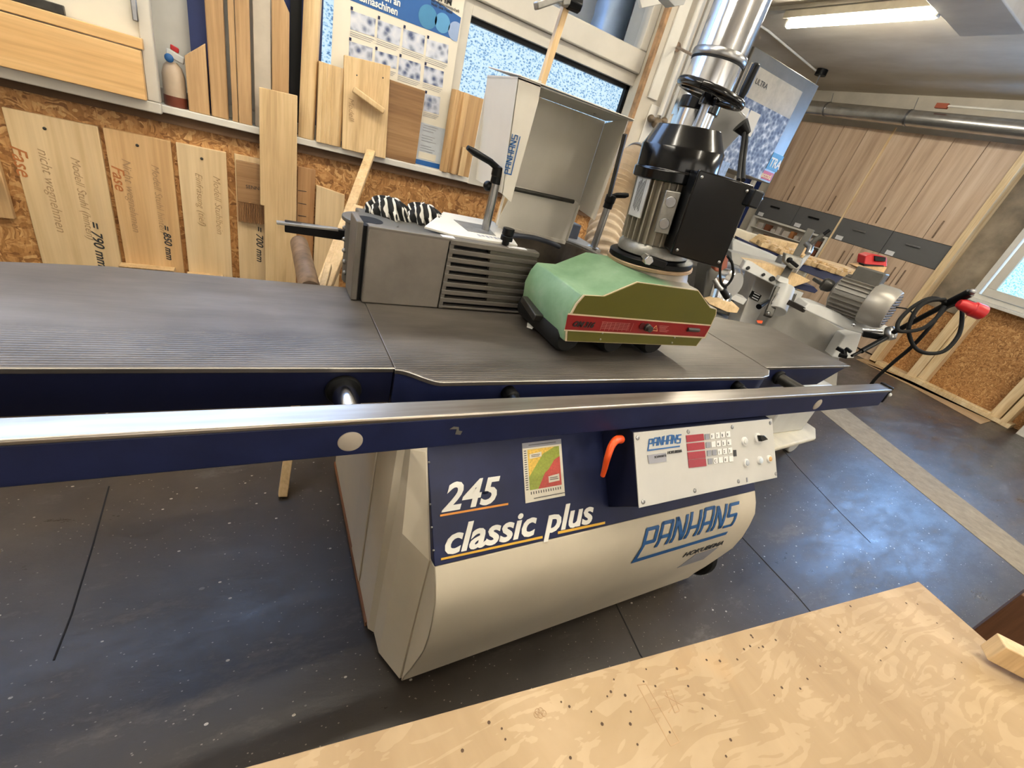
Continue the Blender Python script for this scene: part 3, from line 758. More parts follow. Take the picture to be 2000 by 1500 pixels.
# ---- lettering on the blue panel
P0 = Vector((xl, 0.534, 0.519)); U = (Vector((xl, 0.70, 0.715)) - P0).normalized(); N = Vector((0, -U.z, U.y)) 
def onp(u, v):      # pixel -> point of blue panel plane
    r = ray(u, v); k = (P0 - C0).dot(N) / r.dot(N); return C0 + r * k
o = onp(862, 999) + N * .0008
def w_(a, b): return (onp(*a) - onp(*b)).length
hgt = 0.066
text('lettering', '245', 0.083, M_whitep, o, (1, 0, 0), U, pan, shear=0.36, bold=0.0021, sx=1.08)
MB().prism([onp(859, 1005) + N * .001, onp(859, 1009) + N * .001, onp(992, 986) + N * .001, onp(992, 982) + N * .001], N * .0008).build('underline', plain('amber_print', (232, 150, 50), 0.4), pan)
o = onp(863, 1084) + N * .0008
text('lettering', 'classic', 0.083, M_whitep, o, (1, 0, 0), U, pan, shear=0.34, bold=0.0021, sx=1.13)
o = onp(1063, 1041) + N * .0008
text('lettering', 'plus', 0.083, M_whitep, o, (1, 0, 0), U, pan, shear=0.34, bold=0.0021, sx=1.13)
MB().prism([onp(861, 1090) + N * .001, onp(861, 1094) + N * .001, onp(1059, 1051) + N * .001, onp(1059, 1046.5) + N * .001], N * .0008).build('underline', M_yellow, pan)
MB().prism([onp(1089, 1038) + N * .001, onp(1089, 1043) + N * .001, onp(1181, 1023) + N * .001, onp(1181, 1018.5) + N * .001], N * .0008).build('underline', M_yellow, pan)
for q in ((942, 965), (948, 962), (955, 958), (942, 992)):
    c = onp(*q) + N * .0014
    MB().sphere(c, 0.006, sq=(1.4, 0.35, 0.7)).build('chip', M_navyd, pan) if q == (948, 962) else None
# speed chart
ch = [onp(1019, 866), onp(1095, 857), onp(1103, 968), onp(1026, 983)]
def bil(q, s, t): return (q[0] * (1 - s) + q[1] * s) * (1 - t) + (q[3] * (1 - s) + q[2] * s) * t
def pq(q, poly, d=.0015, th=.0008): 
    return MB().prism([bil(q, s, t) + N * d for s, t in poly], N * th)
chart = pq(ch, [(0, 0), (1, 0), (1, 1), (0, 1)], .0005).build('speed_chart', M_paper, pan)
pq(ch, [(0, 0), (1, 0), (1, .09), (0, .09)], .0014, .0004).build('chart_header', M_greyp, chart)
pq(ch, [(.12, .12), (.93, .12), (.93, .80), (.12, .80)], .0014, .0003).build('green_field', M_cgreen, chart)
pq(ch, [(.93, .30), (.93, .80), (.33, .80), (.52, .55), (.62, .5), (.78, .35)], .0018, .0003).build('red_field', M_cred, chart)
pq(ch, [(.12, .12), (.82, .12), (.50, .22), (.36, .35), (.2, .5), (.12, .58)], .0018, .0003).build('yellow_field', M_cyel, chart)
pq(ch, [(.60, .62), (.88, .60), (.88, .72), (.60, .73)], .0022, .0003).build('note', M_paper, chart)
pq(ch, [(.16, .2), (.46, .18), (.46, .26), (.16, .28)], .0022, .0003).build('note', M_paper, chart)
mb = MB()
for i in range(13):
    s = .14 + i * .062
    mb.prism([bil(ch, s, .83) + N * .0014, bil(ch, s + .02, .83) + N * .0014, bil(ch, s + .02, .875) + N * .0014, bil(ch, s, .875) + N * .0014], N * .0003)
for i in range(18):
    t_ = .13 + i * .038
    mb.prism([bil(ch, .03, t_) + N * .0014, bil(ch, .09, t_) + N * .0014, bil(ch, .09, t_ + .014) + N * .0014, bil(ch, .03, t_ + .014) + N * .0014], N * .0003)
for r_ in ((.2, .94, .8), (.63, .645, .2), (.63, .675, .22), (.2, .215, .22), (.2, .24, .2), (.15, .04, .7)):
    s, t_, L = r_
    mb.prism([bil(ch, s, t_) + N * .0026, bil(ch, s + L, t_) + N * .0026, bil(ch, s + L, t_ + .01) + N * .0026, bil(ch, s, t_ + .01) + N * .0026], N * .0003)
mb.build('chart_print', M_ink, chart)
for z in ((838, 903), (840, 985), (843, 1030), (847, 1075)):
    MB().sphere(onp(*z), 0.003, 8, 6).build('edge_screw', M_steel, pan)
# ---- orange clamp lever
def cubic(p, n=20):
    out = []
    P = [Vector(x) for x in p]
    P = [P[0] * 2 - P[1]] + P + [P[-1] * 2 - P[-2]]
    for i in range(1, len(P) - 2):
        for k in range(n):
            t_ = k / n; a, b, c, d = P[i - 1:i + 3]
            out.append(0.5 * ((2 * b) + (c - a) * t_ + (2 * a - 5 * b + 4 * c - d) * t_ ** 2 + (3 * b - a - 3 * c + d) * t_ ** 3))
    out.append(P[-2]); return out
hub = onp(1222, 862) + N * 0.0
MB().cyl(onp(1222, 862), onp(1222, 862) + N * .05, 0.013, n=20).build('clamp_spindle', M_blk, T)
pth = [aty(1212, 858, .60), aty(1203, 860, .585), aty(1194, 872, .575), aty(1186, 895, .565), aty(1181, 915, .565), aty(1177, 929, .565)]
MB().tube(cubic(pth, 6), [.011 - .005 * min(1, i / 30) for i in range(len(cubic(pth, 6)))], 14).build('clamp_lever', M_orange, T)

# ---- control box

YA = 0.597
A = aty(1238, 845, YA); D = aty(1250, 992, YA * .811); D.x = A.x
XB = aty(1508, 818, YA).x
BV = (A - D).normalized(); BN = Vector((0, -BV.z, BV.y))
def onb(u, v):
    r = ray(u, v); k = (A - C0).dot(BN) / r.dot(BN); return C0 + r * k
G = onp(1203, 988)
mb = MB().prism([(A.x, A.y + .004, A.z - .002), (A.x, D.y + .004, D.z), (A.x, G.y + .001, G.z), (A.x, 0.69, 0.705), (A.x, 0.69, 0.775), (A.x, 0.62, 0.783)], (XB - A.x - .004, 0, 0))
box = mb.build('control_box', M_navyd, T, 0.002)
face = MB().prism([A, D, Vector((XB, D.y, D.z)), Vector((XB, A.y, A.z))], BN * -.003)
fc = face.build('control_plate', plain('control_plate', (190, 188, 182), 0.35, 0.15, var=0.03), box, 0.001)
def bq(poly, d=.0006, th=.0012):
    return MB().prism([onb(*p) + BN * d for p in poly], BN * th)
# PANHANS logo built from strokes; letter box 0..1, slanted
LT = {'P': [[(0, -.45), (0, 1)], [(0, 1), (1, 1)], [(1, 1), (1, .38)], [(1, .38), (0, .38)]],
      'A': [[(0, 0), (0, 1)], [(0, 1), (1, 1)], [(1, 1), (1, 0)], [(0, .42), (1, .42)]],
      'N': [[(0, 0), (0, 1)], [(0, 1), (1, 0)], [(1, 0), (1, 1)]],
      'H': [[(0, 0), (0, 1)], [(1, 1), (1, 0)], [(0, .42), (1, .42)]],
      'S': [[(1.05, 1), (0, 1)], [(0, 1), (0, .5)], [(0, .5), (1, .5)], [(1, .5), (1, -.02)], [(1, -.02), (.0, -.02)]]}
def panhans(fn, nrm, w, h, mat, parent, name='logo', th=.0008, slant=0.30, lw=0.10):
    """fn(x, y) -> world point of the surface, x in 0..w, y in 0..h"""
    mb = MB(); cw = w / 7.9; gap = cw * 0.24
    tops = [.80, .88, .95, 1.0, 1.0, .98, .93]
    for i, ch_ in enumerate('PANHANS'):
        ox = i * (cw + gap * .62) + (h * .12)
        for (a, b) in LT[ch_]:
            H_ = h * tops[i]
            pa = Vector((ox + a[0] * cw * .78, a[1] * H_ + h * .22)); pb = Vector((ox + b[0] * cw * .78, b[1] * H_ + h * .22))
            d = (pb - pa).normalized(); L = h * lw
            vert = abs(d.y) > abs(d.x)
            s_ = Vector((1, 0)) * L * .9 if vert else Vector((0, 1)) * L * .75
            e = d * L * (.35)
            q = [pa - e - s_, pb + e - s_, pb + e + s_, pa - e + s_]
            if ch_ == 'N' and a == (0, 1): s_ = Vector((1, 0)) * L * 1.2; q = [pa - s_, pb - s_, pb + s_, pa + s_]
            ns = max(1, int((pb - pa).length / (h * .14)))
            for k_ in range(ns):
                f0_, f1_ = k_ / ns, (k_ + 1) / ns
                sub = [q[0].lerp(q[1], f0_), q[0].lerp(q[1], f1_), q[3].lerp(q[2], f1_), q[3].lerp(q[2], f0_)]
                mb.prism([fn(p.x + slant * p.y, p.y) + nrm * .0008 for p in sub], nrm * th)
    y0_, y1_ = -h * .30, -h * .14
    mb.prism([fn(p[0] + slant * p[1], p[1]) + nrm * .0008 for p in ((h * .02, y0_), (w * 1.0, y0_), (w * 1.0, y1_), (h * .02, y1_))], nrm * th)
    return mb.build(name, mat, parent)
def frame_fn(o, r, u): return lambda x, y: o + r * x + u * y
lo = onb(1264, 876); wl = onb(1329, 866).x - onb(1262, 876).x
panhans(frame_fn(lo, Vector((1, 0, 0)), BV), BN, wl * .95, .022, M_bluep, fc)
o = onb(1303, 887) + BN * .001
text('lettering', 'HOKUBEMA', 0.0105, M_ink, o, (1, 0, 0), BV, fc, shear=.2, bold=.0002)
st = bq([(1264, 889), (1300, 884), (1301, 901), (1267, 906)]).build('maker_sticker', M_greyp, fc)
text('lettering', 'SCHWARTE', 0.0085, M_ink, onb(1277, 895) + BN * .0022, (1, 0, 0), BV, st)
for i, (y0_, y1_) in enumerate(((851, 863), (867, 880), (884, 897), (899, 913))):
    dx = i * 1.5
    bq([(1339 + dx, y0_ - .5), (1373 + dx, y0_ - 4), (1374.5 + dx, y1_ - 3), (1340.5 + dx, y1_ + 1)]).build('display', M_ledred, fc)
keys = []
rows = [(1388, 850), (1389.5, 867), (1391.5, 882.5), (1393, 899)]
lab = [['', 'F', '7', '8', '9'], ['', '', '4', '5', '6'], ['', '', '1', '2', '3'], ['', 'C', '', '0', '']]
for i in range(4):
    u0, v0 = [(1380, 853), (1382, 869), (1384, 885), (1386, 901)][i]
    for j in range(5):
        u = u0 + j * 10.2; v = v0 - j * 1.25
        hw, hh = 4.0, 5.6
        k = bq([(u - hw, v - hh + .5), (u + hw, v - hh - .5), (u + hw + .6, v + hh - .6), (u - hw + .6, v + hh + .4)], .0006, .0016).build('key', M_keyg if j == 0 or (i == 2 and j == 1) else M_key, fc, 0.0006)
        if lab[i][j]: text('key_digit', lab[i][j], 0.0115, M_ink, onb(u - 2.2, v + 3.6) + BN * .0024, (1, 0, 0), BV, k, bold=.0002, ext=.0002)
def button(u, v, r, m1, m2):
    c = onb(u, v)
    b_ = MB().lathe(c, c + BN * .006, [(r, 0), (r, .6), (r * .85, 1)], 28).build('push_button', m1, fc)
    MB().lathe(c + BN * .004, c + BN * .009, [(r * .68, 0), (r * .68, .7), (r * .5, 1)], 28).build('button_cap', m2, b_)
M_bw = plain('button_white', (205, 215, 222), .3); M_bo = plain('button_amber', (205, 160, 100), .3); M_bg = plain('button_grey', (170, 175, 182), .3)
button(1453, 862, .0135, M_key, M_lgrey); button(1456, 904, .0125, M_key, M_bg); button(1483, 899, .0125, M_key, M_bw); button(1501, 896, .0115, M_key, M_bo)
c = onb(1478, 855)
b_ = MB().lathe(c, c + BN * .007, [(.0145, 0), (.0145, .7), (.012, 1)], 28).build('rotary_switch', M_key, fc)
MB().prism([onb(1474, 850) + BN * .006, onb(1477, 862) + BN * .006, onb(1490, 858) + BN * .006, onb(1482, 850) + BN * .006], BN * .012).build('switch_toggle', M_cap, b_, .002)
for u, v in ((1245, 855), (1344, 843), (1430, 834), (1504, 826), (1256, 980), (1357, 958), (1442, 940), (1515, 925)):
    c = onb(u, v); sc_ = MB().lathe(c, c + BN * .003, [(.006, 0), (.0055, .6), (.003, 1)], 16).build('panel_screw', M_steel, fc)
bq([(1431.5, 879), (1437, 878.5), (1438, 891), (1432.5, 891.5)]).build('status_label', M_ink, fc)
bq([(1457, 933), (1459, 932.5), (1460, 941), (1458, 941.5)]).build('mark', M_greyp, fc)

# logo on the curved cover: follow the profile
arc = [(0.534, 0.517)]
pl = [Vector((0, y, z)) for y, z in prof]
def surf(sv):    # distance down along the profile -> (y,z,normal)
    k = 0
    while k < len(pl) - 2 and sv > (pl[k + 1] - pl[k]).length: sv -= (pl[k + 1] - pl[k]).length; k += 1
    d = (pl[k + 1] - pl[k]).normalized(); p = pl[k] + d * sv
    return p, Vector((0, d.z, -d.y))
def cov(x, s_):
    p, n = surf(s_); return Vector((x, p.y, p.z)) + n * .0012
lx = aty(1247, 1075, .485).x
def cf(x, y): return cov(lx + x, 0.114 - y)
# estimate extents with rays on the local plane
wL = aty(1447, 1010, .495).x - lx
panhans(cf, Vector((0, -1, 0)), wL * .90, .078, M_bluep, vis, name='logo', th=.0006, lw=.085)
def cw_(x0_, s0):
    return lambda co: cov(x0_ + co.x, s0 - co.y) + Vector((0, -co.z - .0008, 0))
text('lettering', 'HOKUBEMA', 0.030, M_ink, None, (1, 0, 0), (0, 0, 1), vis, shear=.25, bold=.0001, sx=1.25, wrap=cw_(lx + wL * .50, 0.190))
x_ = lx + wL * .56
mb = MB(); q = [cov(x_ + .0, .262), cov(x_ + .135, .262), cov(x_ + .165, .20), cov(x_ + .045, .20)]
mb.prism(q, (0, -.0008, 0)); lg = mb.build('cover_sticker', M_greyp, vis)
# ================================================================ fence, guard hood, clamps (on the table)
FY = 1.082
T2 = thing('milling_fence', 'grey aluminium milling fence with slotted guide rails standing on the cast table', 'fence', (0.45, 1.15, ZT))
MB().box((0.222, FY, ZT + .001), (0.425, FY + .035, 1.070)).build('fence_jaw', M_fence, T2, 0.003)
MB().box((0.196, FY + .012, ZT + .001), (0.212, FY + .10, 1.078)).build('end_plate', M_fence2, T2, 0.003)
MB().box((0.205, FY + .02, ZT + .001), (0.224, FY + .06, 1.068)).build('jaw_seal', M_rub, T2)
mb = MB()
n = 9; z0, z1 = ZT + .004, 1.066
for i in range(n):
    zz = z0 + (z1 - z0) * i / (n - 1)
    mb.box((0.427, FY - .002, zz - .0062 if i else z0), (0.70, FY + .016, zz + .0062))
mb.box((0.427, FY, ZT + .001), (0.439, FY + .03, 1.070))
mb.build('slotted_rail', M_fence2, T2, 0.0012)
MB().box((0.44, FY + .02, ZT + .001), (0.70, FY + .026, 1.066)).build('rail_back', M_blk, T2)
mb = MB()
for i in range(1, n - 1):
    zz = z0 + (z1 - z0) * (i + .5) / (n - 1)
    mb.box((0.575 - .004 * i, FY + .004, zz - .0075), (0.70, FY + .018, zz + .0075))
mb.build('slide_insert', plain('insert_grey', (88, 84, 74), .5, .2), T2)
MB().box((0.222, FY, 1.066), (0.70, FY + .03, 1.074)).build('top_edge', M_fence2, T2, 0.002)
MB().box((.405, FY + .004, 1.0735), (.44, FY + .024, 1.0755)).build('scale_label', M_lpaper, T2)
MB().box((.60, FY + .004, 1.0735), (.66, FY + .022, 1.0755)).build('scale_label', M_lpaper, T2)
# fence housing: white deck, rear bodies
zd = 1.073
mb = MB().prism([(.44, 1.112, zd), (.64, 1.112, zd), (.66, 1.18, zd), (.69, 1.40, zd), (.51, 1.40, zd), (.375, 1.15, zd)], (0, 0, .006))
mb.build('deck_plate', M_white, T2, 0.001)
mb = MB()
for i in range(6): mb.box((.53 + i * .013, 1.14 + (i % 2) * .006, zd + .006), (.538 + i * .013, 1.16, zd + .0066))
mb.build('deck_print', M_greyp, T2)
MB().prism([(.51, 1.18, zd + .0061), (.60, 1.18, zd + .0061), (.62, 1.30, zd + .0061), (.51, 1.30, zd + .0061)], (0, 0, .001)).build('deck_tape', M_alu, T2)
MB().box((.24, FY + .11, ZT + .001), (.66, 1.38, 1.05)).build('fence_body', M_dgrey, T2, 0.004)
MB().lathe((.256, 1.235, ZT + .001), (.256, 1.235, 1.055), [(.062, 0), (.062, .93), (.072, .94), (.072, 1)], 40).build('chip_port', M_dgrey, T2, 0.002)
MB().lathe((.25, 1.225, 1.055), (.25, 1.225, 1.056), [(.035, 0), (.035, 1)], 32).build('port_opening', M_rub, T2)
for k in range(5):
    a_ = PI + .35 - k * .1
    MB().sphere((.256 + math.cos(a_) * .063, 1.235 + math.sin(a_) * .063, .91 + .028 * k), .006, 10, 8).build('rivet', M_alu, T2)
# spindle guard ring
rc = Vector((.80, 1.20, 0)); r0 = .205
def arcpts(r, a0, a1, z, n=26): return [rc + Vector((r * math.cos(a0 + (a1 - a0) * i / n), r * math.sin(a0 + (a1 - a0) * i / n), z)) for i in range(n + 1)]
mb = MB(); A0, A1 = math.radians(-28), math.radians(172); n_ = 30
o_, i_ = arcpts(r0, A0, A1, ZT + .001, n_), arcpts(r0 - .008, A0, A1, ZT + .001, n_); H_ = Vector((0, 0, .185))
for k in range(n_): mb.prism([o_[k], o_[k + 1], i_[k + 1], i_[k]], H_)
mb.build('spindle_housing', plain('dusty_steel', (132, 120, 106), .5, .4, var=.2), T2)
mb = MB(); o_, i_ = arcpts(r0 + .022, math.radians(-32), math.radians(150), 1.068, n_), arcpts(r0 - .006, math.radians(-32), math.radians(150), 1.068, n_)
for k in range(n_): mb.prism([o_[k], o_[k + 1], i_[k + 1], i_[k]], (0, 0, .006))
mb.build('guard_ring', M_alu, T2)
MB().tube(cubic([aty(1092, 482, 1.31), aty(1075, 474, 1.29), aty(1040, 464, 1.27), aty(1000, 460, 1.25), aty(989, 464, 1.22)], 5), .008).build('ring_grip', plain('slate_plastic', (62, 66, 76), .4), T2)
MB().lathe((.80, 1.20, ZT + .001), (.80, 1.20, .99), [(.06, 0), (.06, .4), (.035, .45), (.035, 1)], 32).build('spindle', M_dsteel, T2)
# corrugated shoulder seen inside
kb = aty(981, 484, 1.12)
kb = Vector((kb.x, kb.y - .012, 1.0745))
MB().lathe(kb, kb + Vector((0, 0, .046)), [(.010, 0), (.010, .25), (.0175, .28), (.0175, .55), (.014, .58), (.0165, .62), (.0165, 1)], 28).build('clamp_knob', M_blk, T2, .001)
# clamp rods with levers
def clampg(px_top, px_bot, y, tip, hub_h=.035):
    b = aty(px_bot[0], px_bot[1], y); t_ = aty(px_top[0], px_top[1], y); t_.x = b.x
    rod = MB().cyl(b, t_, .0125, n=24).build('clamp_rod', M_steel, T2, .001)
    MB().lathe(b, b + Vector((0, 0, .018)), [(.024, 0), (.024, .8), (.018, 1)], 24).build('rod_collar', M_chrome, rod)
    h_ = MB().lathe(t_ - Vector((0, 0, .012)), t_ + Vector((0, 0, hub_h)), [(.0165, 0), (.0165, .4), (.0185, .45), (.0185, .95), (.010, 1.0)], 20)
    e = aty(tip[0], tip[1], y - .03); s_ = t_ + Vector((0, 0, hub_h * .75)); d = e - s_
    h_.tube([s_, s_ + d * .3 + Vector((0, 0, .004)), s_ + d * .8, e], [.009, .009, .0095, .006], 12)
    h_.build('clamp_handle', M_blk, T2, .001)
clampg((969, 350), (945, 462), 1.235, (913, 288))
clampg((1187, 400), (1157, 490), 1.33, (1228, 381))
MB().sphere(aty(953, 363, 1.25), .014).cyl(aty(953, 363, 1.25), aty(965, 368, 1.24), .009, n=12).build('side_knob', M_blk, T2)
MB().beam(aty(1221, 262, 1.15), aty(1190, 383, 1.18), .011, .011).build('threaded_rod', M_dsteel, T2)
# flip-up guard hood
G2 = thing('guard_hood', 'open white metal guard hood with blue lettering, tilted up above the fence', 'machine guard', (.78, 1.3, 1.17))
def quadp(pts, n, th=.003):
    return MB().prism(pts, Vector(n).normalized() * th)
yf, yb = 1.20, 1.40
fl_ = [aty(1012, 150, yf), aty(1058, 158, yf), aty(1052, 198, yf), aty(998, 396, yf), aty(980, 378, yf)]
sp_ = quadp(fl_, (0, 1, 0)).build('front_flange', M_sheet, G2, .001)
L_ = fl_[0]; L4 = fl_[4]
quadp([L_, L4, L4 + Vector((.0, yb - yf, 0)), L_ + Vector((.0, yb - yf, 0))], (1, 0, 0)).build('left_panel', M_sheet, G2)
bk = [aty(1052, 172, yb), aty(1173, 240, yb), aty(1134, 402, yb), aty(1003, 366, yb)]
xb0 = L_.x + .01; 
RT, RB = aty(1228, 230, yf), aty(1160, 430, yf); RB.x = RT.x
BT, BB = aty(1174, 262, yb), aty(1139, 404, yb); BB.x = BT.x
zt_, zb_ = RT.z, RB.z
MB().prism([(L_.x + .004, yb, BB.z - .01), (L_.x + .004, yb, 1.46), (BT.x, yb, 1.46), (BT.x, yb, BB.z - .01)], (0, .003, 0)).build('back_panel', M_sheet, G2)
MB().prism([RT, RB, Vector((BB.x, yb, BB.z - .01)), Vector((BT.x, yb, 1.455))], (.003, 0, 0)).build('right_panel', M_sheet, G2, .001)
# top plates: inner ceiling panel and overhanging lid
MB().prism([(L_.x, yf, 1.462), (RT.x + .02, yf, 1.466), (BT.x, yb, 1.462), (L_.x, yb, 1.46)], (0, 0, .003)).build('top_panel', M_greym, G2)
ld = [aty(1014, 149, yf - .005), aty(1050, 148, yb + .02), aty(1155, 193, yb + .03), aty(1238, 212, yf + .02)]
zt2 = 1.475
ld = [Vector((L_.x, yf - .005, 1.468)), Vector((L_.x + .01, yb + .03, 1.487)), Vector((BT.x + .07, yb + .03, 1.487)), Vector((RT.x + .015, yf - .01, 1.468))]
MB().prism(ld, (0, 0, .003)).build('lid', M_sheet, G2, .001)
# lower cover with pivot rod
ll = [aty(1006, 362, 1.315), aty(1126, 392, 1.315), aty(1133, 400, 1.315), aty(1106, 470, 1.315), aty(1100, 474, 1.315), aty(968, 440, 1.315)]
quadp(ll, (0, 1, 0)).build('lower_cover', M_sheet, G2, .002)
ins = [aty(1012, 378, 1.312), aty(1110, 402, 1.312), aty(1094, 460, 1.312), aty(990, 434, 1.312)]
MB().beam(aty(972, 441, 1.31), aty(1104, 474, 1.31), .004, .012).beam(aty(1131, 400, 1.30), aty(1106, 470, 1.30), .012, .003).beam(aty(985, 378, 1.30), aty(970, 440, 1.30), .010, .004).build('cover_rim', M_sheet, G2, .001)
MB().cyl(aty(1005, 369, 1.30), aty(1120, 394, 1.30), .0065, n=16).build('pivot_rod', M_dsteel, G2)
# vertical logo on flange
og = aty(988, 340, yf - .001); tg = aty(1013, 258, yf - .001)
panhans(lambda x, y: og + Vector((-.0, 0, 1)) * x + Vector((-1, 0, 0)) * (y - .012), Vector((0, -1, 0)), .098, .017, M_bluep, sp_, slant=.0, th=.0005)
for q in ((1162, 222), (1104, 184)):
    MB().sphere(aty(q[0], q[1], yf + .12), .005, 8, 6, (1, 1, .5)).build('rivet', M_alu, G2)

# black bar behind the left table
MB().beam(aty(556, 441, 1.30), aty(700, 463, 1.30), .02, .028).build('guide_bar', M_blk, T2, .002)
MB().beam(aty(540, 434, 1.29), aty(660, 448, 1.29), .02, .006).build('guide_plate', M_alu, T2, .001)
MB().box((.30, 1.25, ZT), (.36, 1.33, 1.0)).build('bar_bracket', M_dgrey, T2, .003)

# striped cloth on the fence
for k, (px, sz, lab_) in enumerate((((757, 430), 1.0, 'left'), ((824, 441), 1.0, 'right'))):
    mb = MB(); c = aty(px[0], px[1], 1.34) + Vector((0, 0, .014)); n1, m1 = 72, 22; vs = []; fs = []
    for j in range(m1 + 1):
        ph = PI * j / m1
        for i in range(n1):
            t_ = 2 * PI * i / n1
            ruf = 1 + .22 * math.sin(11 * t_ + 2 * math.sin(3 * ph)) * math.sin(ph) + .07 * math.sin(17 * t_ + 5 * ph)
            vs.append(c + Vector((math.sin(ph) * math.cos(t_) * .056 * ruf, math.sin(ph) * math.sin(t_) * .05 * ruf, math.cos(ph) * .050 * (1 + .25 * math.sin(5 * t_) * math.sin(ph)))))
    for j in range(m1):
        for i in range(n1):
            q = (i + 1) % n1; fs.append((j * n1 + i, (j + 1) * n1 + i, (j + 1) * n1 + q, j * n1 + q))
    mb.add(vs, fs)
    mb.build('striped_cloth', M_stripe, label='black cloth with white stripes crumpled on top of the fence, %s of two bunches' % lab_, cat='cloth', ang=80)
MB().beam(aty(703, 415, 1.42), aty(722, 438, 1.36), .03, .03).build('tool_handle', M_tan, label='brown wooden tool handle beside the striped cloth', cat='tool', bevel=.006)
# white scrap and roller end under the feeder

# ================================================================ power feeder
FD = thing('power_feeder', 'green power feeder with olive front and red stripe hovering over the cast table', 'power feeder', (.93, .93, ZT))
yF = .81
fp = [(1101, 666), (1102, 648), (1108, 618), (1122, 592), (1137, 575), (1176, 577), (1243, 549), (1364, 566), (1388, 600), (1400, 603), (1399, 613), (1386, 641), (1360, 676)]
P_ = [aty(u, v, yF) for u, v in fp]
DY = .235
fb = MB().prism(P_, (0, DY, 0)).build('housing', M_green, FD, .0035, seg=2, ang=30)
cxy = sum((p for p in P_), Vector()) / len(P_)
def shrink(P, k): 
    c = sum(P, Vector()) / len(P); return [c + (p - c) * (1 - k) for p in P]
op = shrink(P_, .03)
MB().prism([p + Vector((0, -.003, 0)) for p in shrink(P_, .012)], (0, .003, 0)).build('front_rim', M_cream, FD)
fpn = MB().prism([p + Vector((0, -.005, 0)) for p in shrink(P_, .032)], (0, .003, 0)).build('front_plate', M_olive, FD)
def fq(poly, y, mat, name, par_=fpn): return MB().prism([aty(u, v, y) for u, v in poly], (0, .001, 0)).build(name, mat, par_)
fq([(1110, 612), (1389.5, 634.5), (1377, 661), (1102, 646)], yF - .0062, M_cream, 'cream_band')
fq([(1109, 615), (1388, 637), (1376, 658), (1103.5, 643.5)], yF - .0074, M_red, 'red_band')
bt_ = aty(1117, 637, yF - .0085)
text('lettering', 'OM 316', .020, plain('black_print', (30, 12, 12), .5), bt_, (1, 0, -.01), (0, 0, 1), fpn, shear=.3, bold=.0009)
mb = MB()
M_pink = plain('thin_print', (176, 110, 104), .5)
for i in range(5):
    a0 = aty(1176 + i * -.8, 629 + i * 3.1, yF - .0085); mb.box((a0.x, a0.y, a0.z), (a0.x + .1, a0.y + .0008, a0.z + .0008))
for i in range(8):
    a0 = aty(1178 + i * 8.5, 629 + i * .4, yF - .0085); mb.box((a0.x, a0.y, a0.z - .024), (a0.x + .0008, a0.y + .0008, a0.z))
mb.build('table_print', M_pink, fpn)
mb = MB()
for i in range(5):
    a0 = aty(1288, 637 + i * 2.7, yF - .0085); mb.box((a0.x, a0.y, a0.z), (a0.x + .038 - .006 * (i % 3), a0.y + .0008, a0.z + .001))
mb.build('small_print', M_pink, fpn)
tri = [aty(1273, 645, yF - .0085), aty(1282, 636, yF - .0085), aty(1283.5, 646.5, yF - .0085)]
mb = MB()
for i in range(3): mb.beam(tri[i], tri[(i + 1) % 3], .0012, .0012)
mb.beam(tri[1] * .5 + (tri[0] + tri[2]) * .25 + Vector((.001, 0, -.003)), tri[1] * .75 + (tri[0] + tri[2]) * .125 + Vector((0, 0, -.003)), .001, .001)
mb.build('warning_triangle', plain('triangle_print', (226, 160, 120), .5), fpn)
kc = aty(1262, 638, yF - .006)
MB().lathe(kc, kc + Vector((0, -.02, 0)), [(.011, 0), (.011, .5), (.009, .55), (.009, 1)], 24).build('lock_knob', M_dsteel, fpn, .001)
kc = aty(1253, 636, yF - .006); MB().lathe(kc, kc + Vector((0, -.004, 0)), [(.010, 0), (.010, 1)], 24).build('lock_plate', plain('dark_red', (70, 8, 8), .4), fpn)
pp = [aty(1341, 642, yF - .0085), aty(1367, 644, yF - .0085)]
MB().cyl(pp[0] + Vector((.005, 0, -.002)), pp[1] + Vector((-.005, 0, -.002)), .0062, n=16).build('maker_badge', M_dsteel, fpn)
mb = MB()
for q in ((1172.5, 662.5), (1176.5, 650.5), (1312.5, 669.5), (1317.5, 659)):
    MB().sphere(aty(q[0], q[1], yF - .006), .0028, 10, 6).build('front_screw', M_alu, fpn)
# blue chalk/wear on the left edge
e0, e1 = aty(1137, 575, yF), aty(1137, 575, yF) + Vector((0, DY, 0))
# roller under the left end
for k, x in enumerate((.70, .86, 1.02)):
    MB().lathe((x, yF + .02, ZT + .045), (x, yF + DY + .02, ZT + .045), [(.034, 0), (.042, .05), (.042, .95), (.034, 1)], 28).build('feed_roller', M_rub, FD)
MB().beam(aty(1026, 584, 1.02), aty(1052, 622, .92), .028, .02).build('end_scraper', M_dsteel, FD, .003)
sc = [aty(1013, 600, 1.0), aty(1022, 612, .98), aty(1030, 622, .95), aty(1030, 634, .93), aty(1041, 638, .92), aty(1046, 630, .90), aty(1040, 622, .91), aty(1032, 612, .94)]
MB().prism([Vector((p.x, p.y, ZT + .003 + .002 * (i % 3))) for i, p in enumerate([atz(u, v, ZT + .01) for u, v in ((1013, 600), (1022, 616), (1031, 626), (1030, 635), (1040, 640), (1047, 634), (1042, 625), (1033, 614))])], (0, 0, .004)).build('plastic_scrap', M_whitep, label='torn white plastic scrap on the cast table at the left end of the green feeder', cat='scrap')
